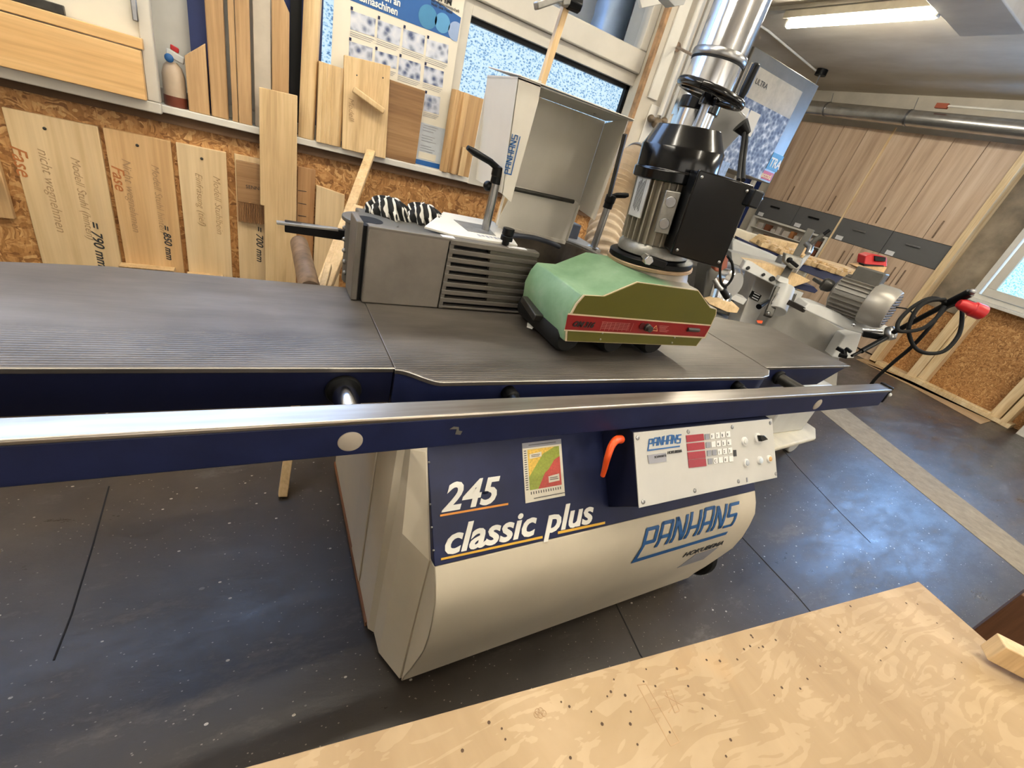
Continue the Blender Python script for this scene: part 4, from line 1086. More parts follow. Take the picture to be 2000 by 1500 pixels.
# top cast cover, clamp ring, motor
mc0 = Vector((1.03, .98, 1.075)); mc1 = Vector((.985, .995, 1.475)); ax = (mc1 - mc0).normalized(); ML = (mc1 - mc0).length
def on_ax(h): return mc0 + ax * h
MB().lathe(mc0 - ax * .03, mc0 + ax * .05, [(.15, 0), (.145, .3), (.125, .55), (.118, 1)], 44).build('gearbox_cover', plain('dusty_cast', (150, 140, 126), .5, .4, var=.2), FD, .002)
rc_ = MB().lathe(on_ax(.052), on_ax(.075), [(.112, 0), (.124, .2), (.124, .8), (.112, 1)], 44).build('clamp_ring', M_blk, FD, .001)
MB().lathe(on_ax(.045), on_ax(.056), [(.128, 0), (.128, 1)], 44).build('ring_seat', plain('dusty_brass', (178, 150, 118), .45, .5, var=.2), FD, .002)
bp = aty(1265, 507, .865)
MB().cyl(bp + Vector((.008, .02, 0)), bp + Vector((-.006, -.012, 0)), .0125, n=6).build('ring_bolt', M_chrome, rc_, .001)
MB().beam(aty(1262, 505, .885), aty(1300, 518, .855), .02, .022).build('ring_lug', M_blk, rc_, .003)
# motor body
MO = MB().lathe(on_ax(.078), on_ax(.11), [(.104, 0), (.104, .6), (.094, 1)], 40).build('motor_flange', M_alu, FD, .002)
fin = MB().lathe(on_ax(.10), on_ax(.30), [(.084, 0), (.084, 1)], 40)
a_ = ax.cross(Vector((0, 0, 1))); a_ = ax.cross(Vector((1, 0, 0))).normalized(); b_ = ax.cross(a_)
for i in range(30):
    t_ = 2 * PI * i / 30; d = a_ * math.cos(t_) + b_ * math.sin(t_)
    fin.beam(on_ax(.112) + d * .090, on_ax(.285) + d * .090, .0035, .022, up=d)
fin.build('motor_body', plain('motor_grey', (150, 142, 128), .45, .25, var=.1), FD)
MB().lathe(on_ax(.272), mc1, [(.108, 0), (.113, .02), (.113, .2), (.108, .22), (.108, .62), (.105, .65), (.082, 1)], 48).build('fan_cover', M_cap, FD, .0015)
tc = (C0 - on_ax(.2)); tc.z = 0; tc.normalize()
def onm(u, v, off=.103):   # point on the motor mantle seen at pixel
    r = ray(u, v).normalized(); best = None
    for k in range(400):
        p = C0 + r * (1.0 + k * .002); w__ = p - mc0; q = w__ - ax * w__.dot(ax)
        if q.length <= off: return p
    return p
def mplate(u, v, w_, h_, th, mat, name, par_=FD, off=.102):
    p = onm(u, v, off); q = (p - mc0); q = (q - ax * q.dot(ax)).normalized(); s_ = ax.cross(q)
    return MB().obox(p, s_ * w_ / 2, q * th / 2, ax * h_ / 2).build(name, mat, par_, .002), p, q, s_
M_bright = plain('plate_silver', (196, 200, 206), .35, .3)
npl, p_, q_, s_ = mplate(1250, 381, .052, .112, .006, M_bright, 'rating_plate')
mb = MB()
for i in range(6): mb.obox(p_ + q_ * .0036 + s_ * (.013 - .005 * i), s_ * .0006, q_ * .0004, ax * (.04 - .004 * (i % 3)))
mb.build('plate_print', M_ink, npl)
bb, p_, q_, s_ = mplate(1303, 415, .038, .105, .024, M_alu, 'cable_block', off=.105)
for k in (-.027, .027):
    MB().lathe(p_ + q_ * .010 + ax * k, p_ + q_ * .0155 + ax * k, [(.0135, 0), (.0135, 1)], 24).build('blind_plug', M_steel, bb, .001)
# terminal box
cF = Vector((.986, .806, 1.283)); nn = Vector((-.5, -.87, 0)).normalized(); uu = Vector((.87, -.5, 0))
bx_ = MB().obox(cF - nn * .045, uu * .068, nn * .045, Vector((-.012, 0, .098))).build('terminal_box', M_blk, FD, .005)
MB().obox(cF + nn * .004, uu * .071, nn * .006, Vector((-.012, 0, .101))).build('box_lid', M_cap, bx_, .004)
for i, j in ((-1, -1), (1, -1), (-1, 1), (1, 1)):
    MB().sphere(cF + uu * .058 * i + Vector((-.012 * j, 0, .086 * j)) + nn * .010, .0045, 10, 8).build('lid_screw', M_steel, bx_)
MB().box(tuple(cF + uu * .074 + Vector((-.01, .0, .075)) - Vector((.018, .02, .02))), tuple(cF + uu * .074 + Vector((-.01, .0, .075)) + Vector((.022, .03, .02)))).build('switch_block', M_blk, bx_, .004)
MB().cyl(cF + uu * .074 + Vector((.01, 0, .07)), aty(1486, 388, .80), .0055, n=14).build('switch_lever', M_chrome, bx_)
# clamp lever + ball handle at the right of feeder
MB().tube([aty(1395, 545, .98), aty(1404, 560, .96), aty(1415, 572, .94)], .008).build('tilt_lever', M_steel, FD)
MB().cyl(aty(1411, 566, .945), aty(1421, 582, .93), .011, n=16).build('lever_grip', M_blk, FD, .002)
cb = cubic([aty(1420, 500, 1.0), aty(1412, 540, 1.0), aty(1406, 590, .98), aty(1415, 560, .97), aty(1426, 520, .98), aty(1421, 500, 1.0)], 6)
MB().tube(cubic([aty(1416, 496, 1.0), aty(1407, 520, 1.0), aty(1408, 550, .99), aty(1418, 558, .98), aty(1431, 540, .98), aty(1430, 515, .99), aty(1421, 500, 1.0)], 6), .0045).build('motor_cable', M_rub, FD)

# ================================================================ feeder support + extraction pipe behind
SP = thing('feeder_stand', 'feeder stand with chrome column, black handwheel and grey cast head behind the motor', 'stand', (1.35, 1.30, .776))
sc0 = aty(1358, 228, 1.30)
MB().cyl((sc0.x, 1.30, .776), (sc0.x, 1.30, sc0.z + .03), .060, n=40).build('column', M_chrome, SP)
MB().lathe((sc0.x, 1.30, .776), (sc0.x, 1.30, .80), [(.066, 0), (.064, 1)], 40).build('base_flange', M_alu, SP, .003)
cl = aty(1372, 212, 1.28)
MB().lathe((sc0.x, 1.30, cl.z - .012), (sc0.x, 1.30, cl.z + .024), [(.068, 0), (.068, 1)], 40).build('collar', M_cap, SP, .003)
hw = aty(1388, 182, 1.12)
hwm = MB().torus(hw, (.06, -.12, 1), .092, .0125, 48, 12)
for k in range(3):
    a__ = k * 2 * PI / 3 + .5; hwm.beam(hw + Vector((0, 0, -.004)), hw + Vector((math.cos(a__) * .09, math.sin(a__) * .09, -.002)), .02, .008)
hwm.lathe(hw - Vector((0, 0, .03)), hw + Vector((0, 0, .01)), [(.022, 0), (.022, 1)], 24)
HWm = hwm.build('handwheel', M_cap, SP)
g0 = hw + Vector((.075, -.045, .01))
MB().lathe(g0, g0 + Vector((.004, 0, .085)), [(.009, 0), (.012, .2), (.0115, .95), (.008, 1)], 20).build('crank_grip', M_blk, HWm)
MB().cyl(hw - Vector((0, 0, .10)), hw, .012, n=16).build('spindle', M_steel, SP)
hd = [aty(1383, 206, 1.34), aty(1420, 205, 1.34), aty(1440, 206, 1.34), aty(1462, 228, 1.34), aty(1446, 268, 1.34), aty(1415, 300, 1.34), aty(1400, 330, 1.34), aty(1380, 290, 1.34)]
MB().prism(hd, (0, .16, 0)).build('cast_head', plain('cast_head_grey', (104, 102, 96), .4, .2), SP, .012, seg=3)
MB().lathe(aty(1446, 243, 1.30), aty(1459, 262, 1.28), [(.028, 0), (.022, .5), (.015, 1)], 20).build('cable_gland', M_blk, SP)
for k, off in enumerate((0, 7)):
    MB().tube(cubic([aty(1454 + off * .6, 256, 1.28), aty(1450 + off, 285, 1.25), aty(1446 + off, 315, 1.15), aty(1442 + off * 1.4, 352, 1.02)], 8), .0065).build('cable', M_rub, SP)
MB().beam((sc0.x, 1.30, 1.30), (mc1.x + .1, 1.1, 1.22), .05, .05).build('support_arm', M_alu, SP, .005)

EP = thing('extraction_pipe', 'shiny upright extraction pipe with clamp in front of the painted column', 'pipe', (1.62, 1.66, 1.5))
pc = Vector((1.655, 1.66, 0)); pr = .105
MB().cyl((pc.x, pc.y, 1.60), (pc.x, pc.y, CEIL - .01), pr, n=48).build('pipe', M_chrome, EP)
MB().cyl((pc.x, pc.y, 1.36), (pc.x, pc.y, 1.615), pr * .9, n=48).build('pipe_end', M_chrome, EP)
zc = 1.83
MB().lathe((pc.x, pc.y, zc - .014), (pc.x, pc.y, zc + .014), [(pr + .004, 0), (pr + .007, .2), (pr + .007, .8), (pr + .004, 1)], 48).build('pipe_clamp', M_steel, EP)
MB().lathe((pc.x, pc.y, zc - .022), (pc.x, pc.y, zc - .014), [(pr + .003, 0), (pr + .003, 1)], 48).build('clamp_rubber', M_rub, EP)
cp = aty(1289, 51 + 40, 2.295) if False else aty(1322, 92, 2.295)
MB().cyl(cp, Vector((pc.x - .02, pc.y + pr + .01, zc)), .006, n=10).cyl(cp, cp + Vector((0, -.006, 0)), .022, n=16).build('clamp_anchor', M_rust, EP)
MB().cyl((pc.x + .02, pc.y + pr - .01, CEIL - .1), (2.0, 2.30, CEIL - .1), .01, n=10).build('ceiling_anchor', M_steel, EP)
# spiral hose elbow behind the hood
HO = thing('flexible_hose', 'ribbed brown transparent hose bending down behind the guard hood', 'hose', (1.45, 1.9, 1.0))
hp = cubic([aty(1246, 318, 1.86), aty(1232, 326, 1.85), aty(1212, 350, 1.82), aty(1200, 385, 1.78), aty(1190, 425, 1.72), aty(1176, 480, 1.62), aty(1168, 540, 1.55)], 26)
rr = [.078 + .009 * math.cos(i * 2 * PI / 6.0) for i in range(len(hp))]
MB().tube(hp, rr, 28).build('hose', M_rubber_hose, HO, ang=80)
MB().torus(hp[0], hp[1] - hp[0], .085, .008, 32, 8).torus(hp[4], hp[5] - hp[4], .088, .005, 32, 8).build('hose_clamp', M_steel, HO)
MB().cyl(hp[0] + (hp[0] - hp[3]).normalized() * .22, hp[0], .080, n=32).build('connector_pipe', plain('milky_pipe', (196, 186, 168), .3), HO)
cn = aty(1222, 473, 1.5)
MB().box((1.00, 1.42, 1.03), (1.07, 1.50, 1.12)).build('limit_switch', plain('slate_plastic2', (92, 98, 110), .35), T2, .004)
MB().prism([(.84, 1.41, 1.055), (1.10, 1.30, 1.055), (1.12, 1.52, 1.055), (.86, 1.52, 1.055)], (0, 0, .012)).build('rear_deck', M_lgrey, T2, .002)
# small fittings on the column
V = thing('wall_pipe', 'thin white upright conduit with brass fittings on the painted column', 'pipe', (1.95, 2.28, 1.5))
a0 = aty(1370, 0, 2.27); a1 = aty(1292, 208, 2.27); a1.x = a0.x
MB().cyl((a0.x, 2.27, 1.66), (a0.x, 2.27, CEIL - .01), .013, n=16).build('conduit', M_white, V)
f0 = Vector((a0.x - .01, 2.26, 1.62))
MB().sphere(f0, .028).sphere(f0 + Vector((-.05, 0, .01)), .02).sphere(f0 + Vector((.05, 0, .02)), .022).beam(f0 + Vector((-.05, 0, .01)), f0 + Vector((.05, 0, .02)), .02, .02).build('brass_valve', M_brass, V)
MB().box((2.02, 2.285, 1.2), (2.04, 2.30, CEIL - .01)).box((2.06, 2.285, 1.2), (2.085, 2.30, CEIL - .01)).build('cable_duct', M_greym, V, .002)

# wooden stick with bar clamp rising behind the hood
ST = thing('upright_stick', 'slim pale wooden stick with a clamp at its top, rising behind the guard hood', 'stick', (.85, 1.56, 1.07))
q0 = aty(1057, 165, 1.56); q1 = aty(1106, 8, 1.56); dv = (q1 - q0)
MB().beam(q0 - dv * ((q0.z - .012) / dv.z), q1 + dv * .15, .022, .022).build('stick', M_oakp, ST, .002)
CLM = thing('bar_clamp', 'grey bar clamp with black handle fixed to the top of the slim stick', 'clamp', q1)
MB().beam(aty(1046, 12, 1.54), aty(1098, -6, 1.54), .03, .02).beam(aty(1060, -18, 1.54), aty(1110, 4, 1.54), .02, .03).beam(aty(1095, 4, 1.54), aty(1120, 2, 1.54), .03, .02).build('clamp_jaw', M_alu, CLM, .004)
MB().cyl(aty(1110, 2, 1.54), aty(1132, 12, 1.54), .021, n=8).build('clamp_handle', M_blk, CLM, .003)
MB().prism([aty(1294, -12, 1.95), aty(1318, 13, 1.95), aty(1336, 9, 1.95), aty(1345, -12, 1.95)], (0, .06, 0)).build('steel_bracket', M_greym, label='grey angled bracket end at the top edge in front of the painted column', cat='bracket', bevel=.002)
MB().prism([aty(1247, -8, 2.1), aty(1254, 16, 2.1), aty(1282, 10, 2.1), aty(1306, 5, 2.1), aty(1312, -8, 2.1)], (0, .02, 0)).build('plastic_film', M_sheet, label='white folded film hanging at the top edge in front of the window corner', cat='film', bevel=.002)
# ================================================================ things on and under the window sill
SZ = 1.1065
def sillb(name, label, cat, xa, xb_, y, ztop, mat, t=.02, slope=None, group=None, parent=None, prof=None, zb=SZ, back=.0, bev=.002):
    """upright timber whose front face is at depth y"""
    if prof: poly = [(a, y + b, zb) for a, b in prof]; mb = MB().prism(poly, (0, back, ztop - zb))
    else:
        zl, zr = ztop if isinstance(ztop, tuple) else (ztop, ztop)
        mb = MB().prism([(xa, y, zb), (xb_, y, zb), (xb_, y + back, zr), (xa, y + back, zl)], (0, t, 0))
    return mb.build(name, mat, parent, bev, label=label, cat=cat, group=group)
# white casement leaning in front of the sill at the far left, with two boards in it
CA = thing('white_casement', 'white casement frame above the sill at the far left, holding two golden boards', 'window frame', (-.6, 2.25, 1.0))
ya = 2.262
r1 = aty(312, 206, ya); l1 = r1.x
mb = MB().box((-1.5, ya, 1.076), (l1 + .003, ya + .034, 1.1124)).box((l1 - .035, ya, 1.1125), (l1 + .003, ya + .034, 1.95))
mb.build('casement_frame', M_frame, CA, .004)
MB().box((-1.5, ya + .012, 1.108), (l1 - .03, ya + .02, 1.95)).build('casement_panel', M_paper, CA)
hx = aty(263, 20, ya - .004)
MB().box((hx.x - .008, ya - .012, hx.z - .03), (hx.x + .008, ya, hx.z + .06)).build('casement_handle', M_steel, CA, .003)
g1 = aty(275, 102, ya - .03)
sillb('golden_board', 'golden wooden board inside the white casement, the wide lower one', 'board', -1.3, aty(284, 180, ya - .03).x, ya - .03, 1.262, M_shelfw, .028, zb=1.113)
sillb('golden_board', 'golden wooden board inside the white casement, the narrow upper one', 'board', -1.3, aty(277, 80, ya - .03).x, ya - .028, 1.298, M_shelfw, .026, zb=1.266)
MB().box((-1.2, ya - .02, 1.299), (aty(125, 25, ya - .02).x, ya - .002, 1.325)).build('dark_slat', M_dsteel, label='dark metal slat lying on top of the golden boards', cat='slat', bevel=.002)
# bottle
BT_ = thing('spray_bottle', 'milky plastic bottle with reddish liquid between casement and timber', 'bottle', (-.27, 2.35, SZ))
bx0 = -.272
MB().lathe((bx0, 2.35, SZ), (bx0, 2.35, SZ + .145), [(.034, 0), (.036, .05), (.036, .7), (.028, .9), (.014, 1)], 28).build('bottle_body', M_hdpe, BT_)
MB().lathe((bx0, 2.35, SZ + .0005), (bx0, 2.35, SZ + .035), [(.0365, 0), (.0372, .05), (.0372, 1)], 28).build('liquid', M_liquid, BT_)
MB().obox((bx0 + .012, 2.345, SZ + .165), (.026, 0, -.008), (0, .012, 0), (.002, 0, .012)).build('spray_head', M_lgrey, BT_, .004)
MB().sphere((bx0 - .005, 2.322, SZ + .155), .014, sq=(1, .5, 1)).build('blue_cap', M_bluep, BT_)
MB().obox((bx0 + .012, 2.345, SZ + .188), (.012, 0, -.004), (0, .010, 0), (.001, 0, .008)).build('red_trigger', M_redplug, BT_, .003)
# blue binder behind
MB().box((-.215, 2.385, SZ), (-.15, 2.40, 1.9)).build('blue_panel_board', M_bluebrd, label='tall dark blue board with small white print behind the slanted plank', cat='board')
o = aty(391, 62, 2.384)
for k, s_ in enumerate(('Handeln', 'Anwenden', 'Sichern')): 
    pass
# timber row
sillb('plank', 'short oak plank with a slanted top end, right of the spray bottle', 'plank', -.229, -.163, 2.31, (1.283, 1.34), M_oakv, .03)
sillb('plank', 'tall oak plank standing on the sill, directly right of the slanted short one', 'plank', -.157, -.101, 2.31, 1.95, M_oakv, .045, bev=.004)
sillb('plank', 'very thin tall oak strip standing on the sill between two tall oak planks', 'plank', -.088, -.068, 2.312, 1.95, M_oakv, .02)
sillb('plank', 'tall dark-edged oak plank standing on the sill beside the greyish board', 'plank', -.066, -.020, 2.308, 1.95, M_oakv, .04)
sillb('plank', 'tall smooth greyish white board standing on the sill between oak planks', 'board', -.010, .049, 2.335, 1.95, plain('grey_board', (190, 180, 164), .6), .012)
sillb('plank', 'oak plank with pointed slanted top behind the long hanging board', 'plank', .052, .112, 2.325, (1.62, 1.52), M_oakv, .03)
MB().box((.118, 2.40, SZ), (.158, 2.415, 1.9)).build('black_tube', M_blk, label='black narrow upright profile behind the timber on the sill', cat='profile')
mb = MB()
pf = []
for i in range(9):
    a_ = PI * i / 8; pf.append((.175 - .032 * math.cos(a_), .02 - .018 * math.sin(a_)))
mb = MB().prism([(x, 2.30 + y, SZ) for x, y in [(.152, .045), (.148, .02), (.156, .006), (.170, .0), (.190, .0), (.204, .006), (.212, .022), (.210, .045)]], (.018, .03, .72))
mb.build('round_edged_plank', M_oakp, bevel=.002, label='tall pale plank with rounded edges leaning on the window behind the profiled block', cat='plank')
pw = [(.218, .05), (.218, .004), (.232, .0), (.236, .006), (.248, .0), (.255, .006), (.266, .0), (.272, .006), (.284, .0), (.300, .0), (.318, .018), (.322, .05)]
MB().prism([(x, 2.285 + y, SZ) for x, y in pw], (0, .012, .292)).build('profile_block', M_oakp, bevel=.0008, label='short pale block with milled grooves standing on the white sill', cat='profile sample')
mb_ = thing('template_board', 'pale pine board with a slanted moulded stick screwed across it, on the sill', 'board', (.42, 2.31, SZ))
MB().prism([(.322, 2.285, SZ - .003), (.512, 2.28, SZ - .003), (.498, 2.31, 1.462), (.312, 2.31, 1.447)], (0, .022, 0)).build('board', M_oakp, mb_, .002)
s0, s1 = aty(690, 174, 2.27), aty(750, 218, 2.265)
MB().beam(s0, s1, .03, .024).build('moulded_stick', M_oakp, mb_, .005)
cv = aty(684, 195, 2.276)
text('pencil_text', 'Modell', .03, M_pencil, aty(681, 190, 2.287), (.10, 0, -1), (1, 0, .1), mb_, shear=.3)
for q in ((697, 147), (748, 152), (712, 192), (735, 286)):
    MB().sphere(aty(q[0], q[1], 2.288), .003, 8, 6).build('nail_hole', M_ink, mb_)
sillb('brown_board', 'plain brown board standing on the sill between pine template and poster edge', 'board', .505, .665, 2.325, 1.415, M_brn, .015)
# notched blocks
NB = [(.79, 2.30), (.80, 2.285), (.815, 2.282), (.822, 2.30), (.835, 2.30), (.84, 2.283), (.865, 2.283), (.872, 2.305), (.90, 2.305), (.955, 2.30), (.962, 2.33), (.79, 2.33)]
MB().prism([(x * .998, y, SZ) for x, y in NB], (0, .01, .352)).build('notched_block', M_tan, bevel=.002, label='brown wooden block with upright grooves standing right of the poster', cat='profile sample')
bl = MB().prism([(.876, 2.289, SZ), (.905, 2.289, SZ), (.905, 2.289, SZ + .13), (.876, 2.289, SZ + .13)], (0, .014, 0)).build('small_tongue', M_oakp, bevel=.001, label='small pale strip set against the grooved brown block', cat='strip')
sillb('brown_board', 'brown board on the sill half hidden behind the white guard hood', 'board', .985, 1.09, 2.315, 1.443, M_brn, .02)
# poster
PO = thing('safety_poster', 'white and blue machine safety poster with small photos hanging at the window', 'poster', (.53, 2.37, 1.1))
yp = 2.372; Kp = yp / 2.3
def pp_(x, z, y=yp): return Vector((x * Kp, y, CAMH + (z - CAMH) * Kp))
def pq_(poly, mat, name, par_, d=.001):
    return MB().prism([pp_(x, z) + Vector((0, -d, 0)) for x, z in poly], (0, .0006, 0)).build(name, mat, par_)
sh = pq_([(.262, 1.105), (.778, 1.105), (.768, 1.98), (.262, 1.98)], M_paper, 'sheet', PO, .0)
pq_([(.262, 1.625), (.766, 1.633), (.766, 1.715), (.262, 1.80)], M_blued, 'blue_header', sh)
pq_([(.262, 1.105), (.778, 1.105), (.778, 1.29), (.262, 1.29)], plain('poster_grey', (198, 205, 212), .5), 'grey_footer', sh)
pq_([(.262, 1.10), (.778, 1.10), (.777, 1.135), (.262, 1.13)], M_blued, 'blue_footer', sh, .0018)
for k, (cx_, cz_, rr_, mt) in enumerate(((.625, 1.672, .040, plain('circle_teal', (60, 128, 172), .5)), (.690, 1.672, .034, M_blc), (.752, 1.662, .034, plain('circle_pale', (150, 172, 208), .5)), (.60, 1.70, .045, M_blued))):
    if k == 3: continue
    pts = [(cx_ + rr_ * math.cos(i * PI / 16), cz_ + rr_ * math.sin(i * PI / 16)) for i in range(32)]
    pq_([p for p in pts if p[0] < .767], mt, 'blue_circle', sh, .002)
zq = lambda u, v: aty(u, v, yp)
cells = [((685, 20), (734, 37), (731, 72), (684, 57)), ((738, 38), (784, 55), (780, 90), (736, 74)), ((788, 56), (830, 70), (827, 107), (785, 92)), ((834, 76), (876, 88), (874, 124), (831, 110)),
         ((682, 80), (728, 94), (726, 125), (681, 112)), ((733, 98), (776, 110), (774, 135), (731, 125)), ((780, 112), (822, 125), (820, 159), (777, 145)), ((829, 128), (867, 140), (864, 172), (826, 160)), ((830, 183), (860, 190), (857, 224), (827, 216))]
for c_ in cells:
    q = [zq(*p) + Vector((0, -.0012, 0)) for p in c_]
    ph = MB().prism(q, (0, .0006, 0)).build('photo', M_photo, sh)
    nb = q[0] + Vector((-.001, -.001, .002)); MB().box(tuple(nb), (nb.x + .009, nb.y + .0006, nb.z + .011)).build('number_tile', M_navy, ph)
    mb = MB()
    for i in range(3):
        z_ = q[3].z - .007 - i * .0065; mb.box((q[3].x, yp - .0014, z_), (q[2].x - .006 * i, yp - .0008, z_ + .0016))
    mb.build('caption', M_greyp, sh)
mb = MB()
for i in range(11):
    z_ = 1.28 - i * .011; 
    if i in (3, 7): continue
    mb.box((.69, yp - .0024, z_), (.765 - .01 * (i % 3), yp - .0018, z_ + .002))
mb.build('footer_print', M_greyp, sh)
MB().box((.685, yp - .003, 1.135), (.775, yp - .0025, 1.165)).build('footer_label', M_paper, sh)
text('poster_title', 'fräsmaschinen', .036, M_whitep, aty(691, -7 + 3, yp - .003), (1, 0, 0), (0, 0, 1), sh, bold=.0008, sx=.86)
text('poster_title', 'Arbeiten an', .036, M_whitep, aty(710, -14, yp - .003) + Vector((0, 0, .004)), (1, 0, 0), (0, 0, 1), sh, bold=.0008, sx=.86)
text('poster_imprint', 'Holz und Metall', .015, M_ink, aty(842, 9, yp - .003), (1, 0, 0), (0, 0, 1), sh)
text('poster_imprint', 'Berufsgenossenschaft', .015, M_ink, aty(842, 1, yp - .003), (1, 0, 0), (0, 0, 1), sh)
text('poster_imprint', 'BGHM', .034, M_ink, aty(841, -7, yp - .003), (1, 0, 0), (0, 0, 1), sh, bold=.001)

# ---- template boards screwed to the OSB
def hang(label, xa, xb_, ztop, zbot, mat=M_birch, ledge=None, screw=None, y=2.322, t=.018):
    th_ = thing('template_board', label, 'board', ((xa + xb_) / 2, y, zbot), None)
    MB().box((xa, y, zbot), (xb_, y + t - .0002, ztop)).build('panel', mat, th_, .002)
    if ledge:
        l0, l1, lz = ledge
        MB().prism([(l0, y, lz), (l0, y - .035, lz), (l0, y - .05, lz + .022), (l0, y, lz + .022)], (l1 - l0, 0, 0)).build('ledge_strip', M_oakp, th_, .002)
    if screw:
        s_ = aty(screw[0], screw[1], y)
        MB().lathe(s_, s_ + Vector((0, -.004, 0)), [(.0055, 0), (.005, .6), (.002, 1)], 14).build('screw', M_dsteel, th_)
    return th_
hb = hang('wide birch template board hanging on the OSB, marked Fase and 790 mm', -.757, -.513, .981, .30, screw=(87, 251), ledge=(-.70, -.52, .30))
hang('birch template board marked 850 mm hanging on the OSB right of the widest one', -.499, -.300, .983, .43, mat=wood('birch_tan', (184, 146, 98), (208, 170, 120), (222, 188, 140), 2, .6), screw=(268, 284), ledge=(-.514, -.33, .448))
hb2 = bpy.data.objects['template_board.002'] if 'template_board.002' in bpy.data.objects else None
hang('narrower birch template board with faint pencil text, third on the OSB', -.283, -.117, .983, .42, screw=(394, 310), ledge=(-.288, -.155, .434))
hc = hang('birch board with a brown brush-shaped block, mostly behind the long hanging plank', -.088, .03, .985, .30)
def hand(s, size, px, y, par_, mat=M_pencil, b=-0.0004, dx=(0.0, 0, -1)):
    return text('handwriting', s, size, mat, aty(px[0], px[1], y), dx, (1, 0, 0), par_, shear=.35, bold=b, ext=.0003)
A_ = [o for o in bpy.data.objects if o.name.startswith('template_board') and o.type == 'EMPTY']
bA, bB, bC, bD = A_[-4:]
yy_ = 2.3212
hand('Fase', .058, (18, 281), yy_, bA, M_orink, .0004)
hand('Modell Stuhl (hinten)', .036, (137, 305), yy_, bA)
hand('nicht wegnehmen', .042, (72, 288), yy_, bA)
hand('= 790 mm', .045, (174, 430), yy_, bA, M_ink, .0006)
hand('Fase', .052, (217, 321), yy_, bB, M_orink, .0004)
hand('Nicht wegnehmen', .038, (237, 308), yy_, bB)
hand('Modell Stuhl hinten', .034, (295, 320), yy_, bB)
hand('= 850 mm', .036, (317, 438), yy_, bB, M_ink, .0006)
hand('Einfräsung (tief)', .034, (381, 336), yy_, bC)
hand('Modell Stuhlbein', .036, (416, 342), yy_, bC)
hand('= 700 mm', .04, (500, 440), yy_, bD, M_ink, .0004)
# brush-like block
xb0 = aty(464, 315, 2.30).x; xb1 = .03
MB().box((-.083, 2.30, .80), (.02, 2.321, .965)).build('brush_block', M_brn, bD, .002)
mb = MB()
for i in range(15): mb.box((-.083 + i * .0068, 2.302, .715 + .002 * (i % 3)), (-.083 + i * .0068 + .0052, 2.318, .802))
mb.build('bristles', M_rust if False else wood('bristle_brown', (110, 74, 44), (140, 98, 60), (160, 118, 76), 2), bD)
text('handwriting', 'SENNE', .02, M_ink, aty(480, 367, 2.299), (1, 0, 0), (0, 0, 1), bD, ext=.0003)
# dark rack at the far left edge
mb = MB().box((-1.1, 2.315, .60), (-.80, 2.3398, .86))
wbd = mb.build('wall_board', M_tan, label='brown board on the OSB at the very left behind the widest template', cat='board', bevel=.003)
MB().box((-1.1, 2.28, .72), (-.812, 2.3145, .76)).build('small_ledge', M_oakp, wbd, bevel=.003)
# long front plank with notched left edge (stands behind the table)
y_ = 2.262
pts = [(506, 170), (581, 187), (581, 560), (516, 560), (516, 402), (508, 400)]
P3 = [aty(u, v, y_) for u, v in pts]
P3[1].x = P3[1].x; P3[2] = Vector((P3[1].x + .012, y_, .0)); P3[3] = Vector((P3[4].x, y_, .0))
MB().prism(P3, (0, .02, 0)).build('long_plank', M_oakp, bevel=.002, label='long pale plank with a notched left edge standing in front of the sill', cat='plank', origin=(P3[3].x, y_, 0))
sillb('plank', 'reddish brown plank with black pencil ticks behind the long pale plank', 'plank', .15, .222, 2.322, .988, wood('marked_brown', (140, 98, 60), (170, 126, 82), (188, 146, 100), 2), .015, zb=.0)
mb = MB()
for v in (372, 397, 421): 
    p = aty(582, v, 2.321); mb.box((p.x, 2.3205, p.z), (p.x + .035, 2.3218, p.z + .0025))
mb.build('pencil_ticks', M_ink, bpy.data.objects['plank.006'] if 'plank.006' in bpy.data.objects else None)
sillb('plank', 'pale laminated plank at the OSB, right of the reddish brown one', 'plank', .228, .352, 2.318, (.925, .905), M_birch, .018, zb=.0)
# leaning sticks
def stick(label, a, b, w, t, mat=M_oakp, prof=None, nm='batten'):
    return MB().beam(a, b, w, t).build(nm, mat, bevel=.003, label=label, cat='batten')
s_ = stick('grooved pale batten leaning against the sill with its tip up on the window', aty(725, 296, 2.26), aty(570, 720, 1.36), .038, .02)
stick('thick pale batten leaning between grooved batten and fence, half as tall', aty(702, 405, 1.75), aty(600, 650, 1.42), .036, .026)
stick('pale batten with slanted end crossing low beside the chip port', aty(642, 518, 1.5), aty(620, 600, 1.36), .02, .025)
f0 = fl(552, 968)
MB().beam(f0, Vector((f0.x + .09, f0.y + .33, .52)), .05, .03, up=(1, 0, 0)).build('batten', M_oakp, bevel=.003, label='pale squared timber standing on the floor behind the left table', cat='batten')
# ================================================================ machines further back
FWD = Vector((CX[2], CY[2], -CD[2]))
def slab(px, d, ext, mat=None, mb=None):
    mb = mb or MB()
    P = [atd(p[0], p[1], p[2] if len(p) > 2 else d) for p in px]
    h = Vector((FWD.x, FWD.y, 0)).normalized()
    return mb.prism(P, h * ext)
